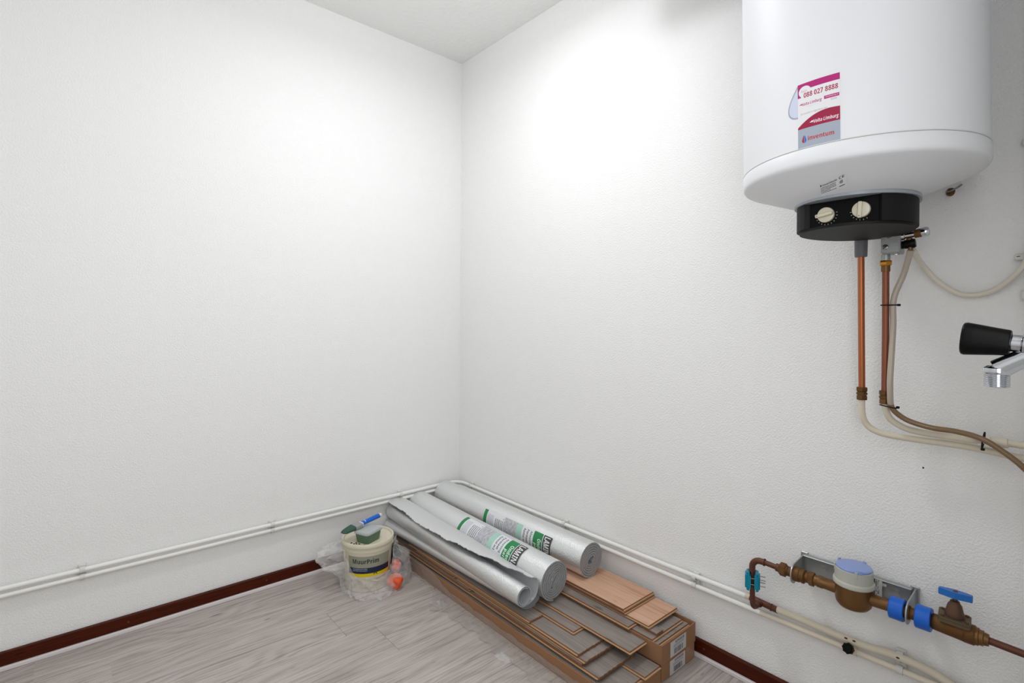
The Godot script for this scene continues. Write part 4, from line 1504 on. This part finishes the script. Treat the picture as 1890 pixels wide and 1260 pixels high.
# ------------------------------------------------------------------ loose laminate
func plank(label: String, xl: float, xr: float, z0: float, z1: float, yt: float, dec: Material, sawn := false, left := true, group := "loose laminate planks on the packs") -> void:
	var o := thing("laminate_plank", label, "plank", Vector3((xl + xr) / 2, yt - 0.0078, (z0 + z1) / 2), group)
	var rg := RandomNumberGenerator.new()
	rg.seed = int(absf(xl * 1000.0) + yt * 10000.0 + z1 * 3000.0)
	var jag := PackedVector2Array()
	var lip := 0.0055
	var zc := z1 if sawn else z1 - lip
	var xa := xl + (lip if left else 0.0)
	if sawn:
		for k in 27:
			jag.append(Vector2(lerpf(xr, xa, k / 26.0), z1 - rg.randf() * 0.0032))
	else:
		jag.append_array([Vector2(xr, zc), Vector2(xa, zc)])
	var outl := PackedVector2Array([Vector2(xa, z0), Vector2(xr, z0)])
	outl.append_array(jag)
	var g := G.new()
	g.prism(outl, yt - 0.0076, yt - 0.0012)
	part("core", g, M.hdf, o)
	g = G.new()
	g.U = Vector3(0, 0, 1.0 / 1.285)
	g.V = Vector3(1.0 / 0.192, 0, 0)
	g.O = Vector2(rg.randf(), rg.randf())
	var top := PackedVector2Array([Vector2(xa + 0.0012, z0), Vector2(xr - 0.001, z0)])
	for q in jag:
		top.append(Vector2(clampf(q.x, xa + 0.0012, xr - 0.001), q.y - 0.0012))
	g.prism(top, yt - 0.0012, yt)
	part("decor_layer", g, dec, o)
	if left:
		g = G.new()
		g.box(Vector3(xl, yt - 0.0062, z0), Vector3(xa + 0.001, yt - 0.0034, z1 - (0.004 if sawn else 0.0)), 0.0006)
		part("tongue", g, M.tongue, o)
	if not sawn:
		g = G.new()
		g.box(Vector3(xa, yt - 0.0062, zc - 0.001), Vector3(xr, yt - 0.0034, z1), 0.0006)
		part("tongue", g, M.tongue, o)

func planks() -> void:
	var D: Array = M.decor
	# in the front tray
	plank("bottom plank filling the whole front tray", -0.442, -0.235, 0.034, 1.405, 0.0535, D[0], false, false)
	plank("narrow plank lying in the tray against the upper pack's side", -0.322, -0.2375, 0.3, 1.417, 0.0615, D[1], false, true)
	plank("long plank with a splintered sawn end nearest the tray's front", -0.4385, -0.262, 0.176, 1.334, 0.0695, D[2], true, true)
	plank("short plank piece at the far end, third layer of the tray", -0.4370, -0.27, 0.10, 0.69, 0.0775, D[0], false, false)
	plank("plank with dull brown edge, third layer of the tray", -0.4350, -0.285, 0.72, 1.268, 0.0775, D[0], true, false)
	plank("short plank piece at the far end, fourth layer of the tray", -0.4300, -0.28, 0.05, 0.58, 0.0855, D[1], false, false)
	plank("plank with ragged light end just under the broad grey plank", -0.4310, -0.283, 0.60, 1.277, 0.0855, D[1], true, true)
	plank("broad grey plank cut short in front of the cut foil roll", -0.4300, -0.290, 0.28, 1.2465, 0.0935, D[2], true, true)
	plank("short plank whose end shows right under the torn foil roll", -0.4330, -0.367, 0.22, 1.030, 0.1015, D[1], true, true)
	plank("narrow plank strip ending beside the middle foil roll", -0.3655, -0.25, 0.25, 1.170, 0.1015, D[0], false, true)
	plank("long plank overhanging the tray beside the upper pack's corner", -0.3205, -0.2312, 0.2, 1.361, 0.1095, D[2], false, true)
	# in the upper pack
	plank("front plank lying lowest in the open upper pack", -0.2235, -0.042, 0.04, 1.3990, 0.1115, D[1], false, false)
	plank("upper plank in the open pack, ending behind the front one", -0.2235, -0.052, 0.06, 1.3795, 0.1195, D[2], false, false)
	plank("grey plank under the pink backed planks' left edge", -0.2410, -0.12, 0.25, 1.2965, 0.1275, D[0], false, true)
	plank("tiny plank offcut sticking out under the pink backed planks", -0.1985, -0.162, 1.31, 1.3755, 0.1275, D[1], true, false)
	# three planks upside down
	var B: Material = M.backing
	plank("lowest and longest pink backed plank lying upside down", -0.2000, -0.026, 0.1, 1.346, 0.1360, B, false, true, "pink backed planks upside down")
	plank("middle pink backed plank, its edge just showing below the top one", -0.2015, -0.024, 0.06, 1.2545, 0.1440, B, false, false, "pink backed planks upside down")
	plank("topmost pink backed plank under the far foil roll", -0.1995, -0.0245, 0.02, 1.2495, 0.1520, B, false, false, "pink backed planks upside down")

# ------------------------------------------------------------------ underlay rolls
func roll_label_image() -> ImageTexture:
	var W := 460
	var H := 980
	var im := blank(W, H, Color(0.90, 0.905, 0.92))
	var gr := Color(0.10, 0.53, 0.29)
	im.fill_rect(Rect2i(0, 0, W, 104), Color(0.24, 0.24, 0.25))
	stamp(im, "LAMINAAT", Rect2(14, 18, 305, 70), Color(0.95, 0.95, 0.95))
	im.fill_rect(Rect2i(0, 104, W, 8), Color(0.92, 0.92, 0.92))
	im.fill_rect(Rect2i(0, 112, W, 118), gr)
	stamp(im, "Ondervloer", Rect2(70, 122, 270, 48), Color(0.92, 0.95, 0.92))
	stamp(im, "parket", Rect2(130, 176, 160, 50), Color(0.92, 0.95, 0.92))
	stamp(im, "Afmeting", Rect2(22, 250, 170, 34), Color(0.16, 0.42, 0.28))
	stamp(im, "Formaat", Rect2(22, 296, 150, 28), Color(0.22, 0.22, 0.24))
	stamp(im, "Aantal m2", Rect2(22, 340, 170, 28), Color(0.22, 0.22, 0.24))
	stamp(im, ": 10 x", Rect2(220, 296, 90, 26), Color(0.22, 0.22, 0.24))
	stamp(im, ": 15 m", Rect2(220, 340, 100, 26), Color(0.22, 0.22, 0.24))
	# picture of the rolls: mint ground, grey floor scene
	im.fill_rect(Rect2i(0, 392, W, 92), Color(0.68, 0.84, 0.78))
	var nz := noise(9, 0.02, 4)
	for y in range(470, 660):
		for x in W:
			var k := 0.74 + nz.get_noise_2d(x, y * 2.0) * 0.16
			im.set_pixel(x, y, Color(k, k, k * 1.02))
	im.fill_rect(Rect2i(200, 470, 260, 60), Color(0.68, 0.84, 0.78))
	for e in [[330, 560, 46], [400, 530, 36], [385, 600, 30]]:
		for y in range(e[1] - e[2], e[1] + e[2]):
			for x in range(e[0] - e[2], mini(W, e[0] + e[2])):
				var d := Vector2(x - e[0], y - e[1]).length()
				if d < e[2]:
					im.set_pixel(x, y, Color(0.5, 0.5, 0.5) if int(d / 5.0) % 2 == 0 else Color(0.78, 0.78, 0.78))
	im.fill_rect(Rect2i(30, 668, 10, 10), Color(0.3, 0.3, 0.3))
	ruled(im, Rect2i(60, 672, 360, 130), 5, Color(0.38, 0.38, 0.42), 12)
	ruled(im, Rect2i(40, 822, 380, 96), 9, Color(0.66, 0.67, 0.72), 13)
	im.fill_rect(Rect2i(0, 930, W, 50), gr)
	return ImageTexture.create_from_image(im)

# spiral of foil faced foam: an outer radius, a hole (two half axes, turned), wound along z
func roll_spiral(a: Vector3, b: Vector3, ro: Vector2, hole: Vector2, tilt: float, turns: float, last: float) -> Array:
	var foil := G.new()
	var foam := G.new()
	var N := int(turns * 44.0)
	var ring := []
	for i in N + 1:
		var ang := last - TAU * turns * (1.0 - float(i) / N)
		var e := float(i) / N
		var sh := Vector2(cos(ang) * ro.x, sin(ang) * ro.y)
		var hv := Vector2(cos(ang - tilt) * hole.x, sin(ang - tilt) * hole.y).rotated(tilt)
		ring.append([hv.lerp(sh, e), hv.lerp(sh, maxf(e - 0.82 / turns, -0.12))])
	var ro3 := []
	var ri3 := []
	for i in N + 1:
		var po: Vector2 = ring[i][0]
		var pi: Vector2 = ring[i][1]
		ro3.append([Vector3(po.x, po.y, 0), Vector3(pi.x, pi.y, 0)])
	var nrm := []
	for i in N + 1:
		var d: Vector3 = ro3[mini(i + 1, N)][0] - ro3[maxi(i - 1, 0)][0]
		nrm.append(Vector3(d.y, -d.x, 0).normalized())
	var zv := (b - a).normalized()
	for i in N:
		var n0: Vector3 = nrm[i]
		var n1: Vector3 = nrm[i + 1]
		var p0: Vector3 = ro3[i][0]
		var p1: Vector3 = ro3[i + 1][0]
		var q0: Vector3 = ro3[i][1]
		var q1: Vector3 = ro3[i + 1][1]
		var uv := [Vector2(0, 0), Vector2(1, 0), Vector2(1, 1), Vector2(0, 1)]
		foil.quad([a + p0, a + p1, b + p1, b + p0], [n0, n1, n1, n0], uv)
		foam.quad([a + q0, a + q1, b + q1, b + q0], [-n0, -n1, -n1, -n0], uv)
		foam.quad([b + q0, b + q1, b + p1, b + p0], [zv, zv, zv, zv], uv)
		foam.quad([a + q0, a + q1, a + p1, a + p0], [-zv, -zv, -zv, -zv], uv)
	for e in [0, N]:
		var p: Vector3 = ro3[e][0]
		var q: Vector3 = ro3[e][1]
		var d: Vector3 = Vector3(nrm[e].y, -nrm[e].x, 0) * (1.0 if e == 0 else -1.0)
		foam.quad([a + p, a + q, b + q, b + p], [d, d, d, d], [Vector2.ZERO, Vector2.RIGHT, Vector2.ONE, Vector2.DOWN])
	return [foil, foam]

func roll_label(o: Node3D, a: Vector3, b: Vector3, r: float, phi0: float, span: float, zf: float, zn: float, last: float, turns: float, hole: float, m: Material) -> void:
	var g := G.new()
	var rows := []
	for i in 9:
		var z := lerpf(zn, zf, i / 8.0)
		var c := a.lerp(b, (z - a.z) / (b.z - a.z))
		var line := []
		for j in 25:
			var p := deg_to_rad(phi0 + span * j / 24.0)
			var rr := r - (r - hole) * (deg_to_rad(last) - p) / TAU / turns + 0.0012
			line.append(Vector3(c.x + cos(p) * rr, c.y + sin(p) * rr, z))
		rows.append(line)
	g.sheet(rows, 0.0004)
	part("paper_label", g, m, o)

func rolls() -> void:
	var lm := mat(Color.WHITE, 0.4)
	lm.albedo_texture = roll_label_image()
	lm.texture_repeat = false
	# far roll
	var a := Vector3(-0.112, 0.2185, 0.03)
	var b := Vector3(-0.112, 0.2185, 1.029)
	var o := thing("underlay_roll", "wound silver underlay roll farthest back, beside the right wall", "roll", Vector3(-0.112, 0.152, 0.53), "silver underlay rolls on the planks")
	var s := roll_spiral(a, b, Vector2(0.068, 0.068), Vector2(0.021, 0.012), 0.5, 6.0, deg_to_rad(290.0))
	part("foil_face", s[0], M.foil, o)
	part("foam_layer", s[1], M.foam, o)
	roll_label(o, a, b, 0.068, 139.0, 140.0, 0.445, 0.873, 290.0, 6.0, 0.016, lm)
	# middle roll
	a = Vector3(-0.262, 0.1875, 0.02)
	b = Vector3(-0.288, 0.1875, 1.0075)
	o = thing("underlay_roll", "wound silver underlay roll with label, middle one between the others", "roll", Vector3(-0.275, 0.1175, 0.51), "silver underlay rolls on the planks")
	s = roll_spiral(a, b, Vector2(0.0715, 0.0715), Vector2(0.030, 0.007), 0.95, 6.0, deg_to_rad(265.0))
	part("foil_face", s[0], M.foil, o)
	part("foam_layer", s[1], M.foam, o)
	roll_label(o, a, b, 0.0715, 92.0, 150.0, 0.462, 0.868, 265.0, 6.0, 0.016, lm)
	# flattened roll below the open one
	a = Vector3(-0.408, 0.130, 0.0)
	b = Vector3(-0.372, 0.130, 0.972)
	a.z = 0.02
	o = thing("underlay_roll", "flattened silver underlay roll lowest at the left, on the planks", "roll", Vector3(-0.39, 0.102, 0.5), "silver underlay rolls on the planks")
	s = roll_spiral(a, b, Vector2(0.048, 0.028), Vector2(0.026, 0.003), 0.0, 4.0, deg_to_rad(300.0))
	part("foil_face", s[0], M.foil, o)
	part("foam_layer", s[1], M.foam, o)
	# open roll: a loose tube whose outer turn stands up against the middle roll and folds over, its end torn
	o = thing("underlay_roll", "half unrolled silver underlay roll with a torn flap folding over", "roll", Vector3(-0.42, 0.14, 0.5), "silver underlay rolls on the planks")
	var foil := []
	var NZ := 110
	var nz := noise(55, 14.0, 3)
	for i in NZ + 1:
		var e := float(i) / NZ
		var z := lerpf(0.02, 1.0, e)
		var c := Vector2(lerpf(-0.408, -0.428, e), lerpf(0.192, 0.1745, e))
		var line := []
		# inner turns, wound from the middle outwards (counter-clockwise as seen from the near end)
		var rr0 := 0.028
		for k in 67:
			var ang := -PI / 2 - TAU * 1.6 + TAU * 1.6 * k / 66.0
			var rr := lerpf(rr0, 0.0355, k / 66.0)
			line.append(Vector3(c.x + cos(ang) * rr, c.y + sin(ang) * rr, z))
		# outer turn: under the tube, up beside the middle roll, over the crest and back
		var far := [Vector2(-0.385, 0.163), Vector2(-0.360, 0.176), Vector2(-0.343, 0.197), Vector2(-0.336, 0.220), Vector2(-0.342, 0.237), Vector2(-0.362, 0.247), Vector2(-0.390, 0.250), Vector2(-0.418, 0.248), Vector2(-0.440, 0.244)]
		var mid := [Vector2(-0.390, 0.149), Vector2(-0.367, 0.163), Vector2(-0.354, 0.187), Vector2(-0.350, 0.212), Vector2(-0.356, 0.231), Vector2(-0.376, 0.241), Vector2(-0.405, 0.245), Vector2(-0.437, 0.246), Vector2(-0.466, 0.243)]
		var near := [Vector2(-0.398, 0.143), Vector2(-0.376, 0.155), Vector2(-0.364, 0.178), Vector2(-0.362, 0.200), Vector2(-0.367, 0.215), Vector2(-0.376, 0.223), Vector2(-0.384, 0.2265), Vector2(-0.391, 0.2285), Vector2(-0.397, 0.229)]
		var prof := [Vector3(c.x, c.y - 0.0355, z)]
		for k in 9:
			var q: Vector2
			if e < 0.47:
				q = far[k].lerp(mid[k], smoothstep(0.0, 0.47, e))
			else:
				q = mid[k].lerp(near[k], smoothstep(0.0, 1.0, (e - 0.47) / 0.53))
			prof.append(Vector3(q.x, q.y, z))
		var tail := curve(prof, 5)
		var ragged := nz.get_noise_2d(z * 0.35, 0.0) * 0.014 + nz.get_noise_2d(z * 5.0, 4.0) * 0.0065
		var last: Vector3 = tail[tail.size() - 1]
		var before: Vector3 = tail[tail.size() - 6]
		var L := tail.size()
		for k in range(1, L):
			var p: Vector3 = tail[k]
			var w := smoothstep(0.8, 1.0, float(k) / (L - 1))
			p += (last - before).normalized() * ragged * w
			line.append(p)
		foil.append(line)
	# two skins: foil outside, grey foam inside
	var g1 := G.new()
	g1.sheet(foil, 0.0003)
	var inner := []
	for i in foil.size():
		var line := []
		var row: Array = foil[i]
		for j in row.size():
			var d: Vector3 = row[mini(j + 1, row.size() - 1)] - row[maxi(j - 1, 0)]
			var nn := Vector3(-d.y, d.x, 0).normalized()
			line.append(row[j] + nn * 0.0014)
		inner.append(line)
	var g2 := G.new()
	g2.sheet(inner, 0.0022)
	part("foil_face", g1, M.foil, o)
	part("foam_layer", g2, M.foam_light, o)

# ------------------------------------------------------------------ bucket, tub, brush, bag
func bucket_label() -> ImageTexture:
	var im := blank(512, 300, Color(0.60, 0.61, 0.54))
	stamp(im, "MuurPrim", Rect2(60, 34, 300, 62), Color(0.10, 0.12, 0.20))
	im.fill_rect(Rect2i(0, 150, 512, 76), Color(0.04, 0.12, 0.25))
	ruled(im, Rect2i(60, 160, 170, 44), 2, Color(0.62, 0.66, 0.72), 21)
	im.fill_rect(Rect2i(0, 226, 512, 44), Color(0.90, 0.80, 0.05))
	for k in 5:
		im.fill_rect(Rect2i(300 + k * 9, 214 + absi(k - 2) * 8, 8, 20), Color(0.3, 0.28, 0.06))
	im.fill_rect(Rect2i(0, 270, 512, 30), Color(0.84, 0.82, 0.76))
	return ImageTexture.create_from_image(im)

func bucket() -> void:
	var c := Vector3(-0.64, 0, 0.236)
	var o := thing("paint_bucket", "cream plastic paint bucket with closed lid in a clear bag", "bucket", c)
	var g := G.new()
	g.X = Transform3D(Basis(), c)
	g.lathe([Vector2(0, 0.001), Vector2(0.088, 0.001), Vector2(0.092, 0.005), Vector2(0.101, 0.165), Vector2(0.1045, 0.167), Vector2(0.1045, 0.176), Vector2(0.1015, 0.178), Vector2(0.102, 0.19), Vector2(0, 0.19)], 64)
	part("body", g, M.bucket, o)
	g = G.new()
	g.X = Transform3D(Basis(), c)
	g.lathe([Vector2(0.103, 0.186), Vector2(0.108, 0.187), Vector2(0.1085, 0.199), Vector2(0.106, 0.202), Vector2(0.1005, 0.202), Vector2(0.098, 0.1995), Vector2(0.097, 0.195), Vector2(0.0, 0.195)], 64)
	var lid := part("lid", g, M.bucket, o)
	for k in 6:
		var h := G.new()
		var p: Vector3 = c + [Vector3(-0.078, 0.1952, 0.035), Vector3(-0.072, 0.1952, 0.045), Vector3(-0.062, 0.1952, 0.05), Vector3(-0.083, 0.1952, 0.02), Vector3(-0.068, 0.1952, 0.032), Vector3(-0.05, 0.1952, 0.072)][k]
		h.X = Transform3D(Basis(Vector3.UP, k * 1.1), p)
		h.box(Vector3(-0.004, 0, -0.0025), Vector3(0.004, 0.0022, 0.0025), 0.0008)
		part("dried_flake", h, M.black, lid)
	# printed wrap on the side that faces the room
	g = G.new()
	var rows := []
	for i in 2:
		var line := []
		for j in 17:
			var a := deg_to_rad(165.0 - 108.0 * j / 16.0)
			var y := 0.152 - 0.095 * i
			var r := lerpf(0.092, 0.101, (y - 0.005) / 0.16) + 0.0005
			line.append(c + Vector3(cos(a) * r, y, sin(a) * r))
		rows.append(line)
	g.sheet(rows)
	var lm := mat(Color.WHITE, 0.4)
	lm.albedo_texture = bucket_label()
	lm.texture_repeat = false
	part("wrap_label", g, lm, o)
	g = G.new()
	for s in [0.6, 0.6 + PI]:
		g.X = along(c + Vector3(cos(s) * 0.104, 0.172, sin(s) * 0.104), Vector3(cos(s), 0, sin(s)))
		g.lathe([Vector2(0.009, -0.002), Vector2(0.008, 0.003), Vector2(0, 0.0035)], 14)
	part("handle_boss", g, M.bucket, o)

	# green tub with a pale lid
	var tc := Vector3(-0.655, 0.195, 0.27)
	var rot := Basis(Vector3.UP, 0.39)
	o = thing("plastic_tub", "green plastic food tub with grey lid on the paint bucket", "tub", tc)
	var secs := [[0.0, 0.036, 0.030, 0.010], [0.002, 0.038, 0.032, 0.011], [0.036, 0.0445, 0.0365, 0.014], [0.040, 0.045, 0.037, 0.014]]
	rows = []
	for e in secs:
		var line := []
		for q in [[1, 1], [-1, 1], [-1, -1], [1, -1]]:
			for k in 7:
				var a: float = atan2(q[1], q[0]) - PI / 4 + PI / 2 * k / 6.0
				line.append(tc + rot * Vector3(q[0] * (e[1] - e[3]) + cos(a) * e[3], e[0], q[1] * (e[2] - e[3]) + sin(a) * e[3]))
		line.append(line[0])
		rows.append(line)
	g = G.new()
	g.sheet(rows, 0.0012)
	g.face(rows[0].slice(0, 28), Vector3.DOWN)
	g.face(rows[3].slice(0, 28), Vector3.UP)
	part("body", g, M.tub, o)
	var outl := PackedVector2Array()
	for q in [[1, 1], [-1, 1], [-1, -1], [1, -1]]:
		for k in 7:
			var a: float = atan2(q[1], q[0]) - PI / 4 + PI / 2 * k / 6.0
			outl.append(Vector2(q[0] * 0.034 + cos(a) * 0.0145, q[1] * 0.026 + sin(a) * 0.0145))
	g = G.new()
	g.X = Transform3D(rot, tc)
	g.prism(outl, 0.0385, 0.0445, true)
	g.prism(Geometry2D.offset_polygon(outl, -0.004)[0], 0.0445, 0.0465, true)
	part("lid", g, M.tub_lid, o)

	# paint brush across the tub
	var p0 := Vector3(-0.757, 0.2455, 0.246)
	var p1 := Vector3(-0.563, 0.262, 0.205)
	var d := (p1 - p0).normalized()
	var sd := d.cross(Vector3.UP).normalized()
	var up := sd.cross(d)
	var B := Basis(sd, d, up)     # local x across, y along, z up
	o = thing("paint_brush", "flat paint brush with green bristles and blue handle on the tub", "brush", p0)
	var X := Transform3D(B, p0)
	var mk := func(sec: Array) -> Array:
		var out := []
		for e in sec:
			var line := []
			for k in 21:
				var a := TAU * k / 20.0
				var cx := signf(cos(a)) * pow(absf(cos(a)), e[3])
				var sx := signf(sin(a)) * pow(absf(sin(a)), e[3])
				line.append(X * Vector3(cx * e[1], e[0], sx * e[2] + e[4]))
			out.append(line)
		return out
	for e in [["bristles", M.bristle, [[0.0, 0.012, 0.002, 0.6, -0.003], [0.012, 0.018, 0.006, 0.6, -0.002], [0.045, 0.0215, 0.0085, 0.5, 0.0], [0.058, 0.021, 0.0085, 0.5, 0.0]]],
			["ferrule", M.zinc, [[0.052, 0.0222, 0.0093, 0.4, 0.0], [0.085, 0.0208, 0.0088, 0.4, 0.0], [0.088, 0.019, 0.008, 0.5, 0.0]]],
			["handle_band", M.white_plastic, [[0.086, 0.0185, 0.0082, 0.6, 0.0], [0.0935, 0.016, 0.0085, 0.7, 0.0]]],
			["handle", M.blue, [[0.093, 0.0155, 0.0083, 0.7, 0.0], [0.104, 0.0115, 0.0085, 0.8, 0.0], [0.125, 0.0095, 0.009, 1.0, 0.0], [0.16, 0.0105, 0.0092, 1.0, 0.0], [0.185, 0.0108, 0.009, 1.0, 0.0], [0.188, 0.0095, 0.008, 1.0, 0.0]]],
			["handle_tip", M.white_plastic, [[0.1845, 0.0109, 0.0091, 1.0, 0.0], [0.193, 0.0098, 0.0082, 1.0, 0.0], [0.199, 0.006, 0.005, 1.0, 0.0]]],
			["handle_stripe", M.white_plastic, [[0.1075, 0.0112, 0.0092, 0.9, 0.0], [0.111, 0.0107, 0.0093, 0.9, 0.0]]]]:
		var rr: Array = mk.call(e[2])
		g = G.new()
		g.sheet(rr, 0.0006)
		g.face(rr[0].slice(0, 20), -d)
		g.face(rr[rr.size() - 1].slice(0, 20), d)
		part(e[0], g, e[1], o)

	# orange and navy work glove bunched beside the bucket
	o = thing("work_glove", "orange and navy work glove bunched in the bag beside the bucket", "glove", Vector3(-0.55, 0, 0.33))
	var nz := noise(81, 1.0, 2)
	for e in [["fingertip", M.orange, Vector3(-0.574, 0.030, 0.358), Vector3(0.031, 0.029, 0.035)], ["fingertip", M.orange, Vector3(-0.545, 0.066, 0.31), Vector3(0.018, 0.026, 0.022)], ["thumb", M.orange, Vector3(-0.512, 0.058, 0.262), Vector3(0.014, 0.024, 0.018)], ["cuff", M.navy, Vector3(-0.515, 0.092, 0.240), Vector3(0.022, 0.034, 0.030)], ["palm", M.navy, Vector3(-0.527, 0.045, 0.272), Vector3(0.03, 0.042, 0.04)]]:
		g = G.new()
		rows = []
		for i in 13:
			var th := PI * i / 12.0
			var line := []
			for j in 21:
				var ph := TAU * (j % 20) / 20.0
				var dv := Vector3(sin(th) * cos(ph), -cos(th), sin(th) * sin(ph))
				var k := 1.0 + 0.32 * nz.get_noise_3d(dv.x * 0.9 + e[2].x * 40.0, dv.y * 0.9, dv.z * 0.9) + 0.08 * nz.get_noise_3d(dv.x * 4.0, dv.y * 4.0, dv.z * 4.0)
				line.append(e[2] + dv * e[3] * k)
			rows.append(line)
		g.sheet(rows, 0.0004)
		part(e[0], g, e[1], o)

	# crumpled clear bag round it all
	g = G.new()
	var wr := noise(91, 1.0, 3)
	wr.fractal_type = FastNoiseLite.FRACTAL_RIDGED
	var sm := noise(95, 1.0, 2)
	rows = []
	for i in 45:
		var q := i / 44.0
		var line := []
		for j in 193:
			var a := TAU * (j % 192) / 192.0
			var dv := Vector3(cos(a), 0, sin(a))
			# the mouth of the bag: pulled down in front of the printed side, up at the sides
			var low := smoothstep(0.45, 0.95, dv.dot(Vector3(-0.30, 0, 0.954)))
			var top := lerpf(0.176, 0.066, low) + 0.012 * sm.get_noise_2d(cos(a) * 3.0, sin(a) * 3.0)
			var y := lerpf(0.002, top, pow(q, 0.85))
			var hh := y / 0.176
			var r := lerpf(0.098, 0.107, hh)
			var lump := 0.75 + 0.5 * sm.get_noise_3d(dv.x * 4.0, y * 30.0, dv.z * 4.0)
			r += 0.095 * lump * pow(maxf(0.0, dv.dot(Vector3(-0.85, 0, -0.52))), 5.0) * smoothstep(0.2, 0.55, hh) * (1.0 - smoothstep(0.8, 1.0, hh))
			r += 0.060 * lump * pow(maxf(0.0, dv.dot(Vector3(-0.33, 0, 0.94))), 4.0) * (1.0 - smoothstep(0.0, 0.32, hh))
			r += 0.034 * pow(maxf(0.0, dv.dot(Vector3(0.5, 0, 0.86))), 5.0) * (1.0 - smoothstep(0.25, 0.62, hh))
			r += 0.060 * pow(maxf(0.0, dv.dot(Vector3(0.97, 0, 0.24))), 4.0) * (1.0 - smoothstep(0.5, 0.85, hh))
			var fold := wr.get_noise_3d(dv.x * 1.5 + y * 5.0, y * 11.0 - dv.z, dv.z * 1.5)
			var fine := wr.get_noise_3d(dv.x * 4.5 + 9.0, y * 34.0, dv.z * 4.5)
			r += maxf(-0.002, (fold + 0.35) * 0.014 + (fine + 0.2) * 0.006)
			var p := c + dv * r + Vector3(0, maxf(y + 0.010 * fold * q, 0.0015), 0)
			p.z = maxf(p.z, 0.028)
			line.append(p)
		rows.append(line)
	g.sheet(rows, 0.0)
	single("plastic_bag", g, M.bag, "crumpled clear plastic bag pulled down around the paint bucket", "bag", c)

# ------------------------------------------------------------------ unseen duct under the ceiling, placed to shade the upper right wall
func duct() -> void:
	var o := thing("unseen_duct", "unseen round white duct above the heater, shading the upper right wall", "duct", Vector3(-0.36, 2.27, 1.7))
	var g := G.new()
	g.X = along(Vector3(-0.36, 2.338, 1.11), Vector3.BACK)
	g.lathe([Vector2(0, 0), Vector2(0.053, 0), Vector2(0.055, 0.003), Vector2(0.055, 1.31), Vector2(0, 1.31)], 40)
	part("pipe", g, M.white_metal, o)
	for z in [1.25, 2.1]:
		g = G.new()
		g.X = along(Vector3(-0.36, 2.338, z), Vector3.BACK)
		g.lathe([Vector2(0.0551, 0), Vector2(0.057, 0), Vector2(0.057, 0.02), Vector2(0.0551, 0.02)], 40)
		g.X = Transform3D.IDENTITY
		g.box(Vector3(-0.364, 2.40, z + 0.004), Vector3(-0.356, CEIL, z + 0.016))
		part("hanger", g, M.zinc, o)
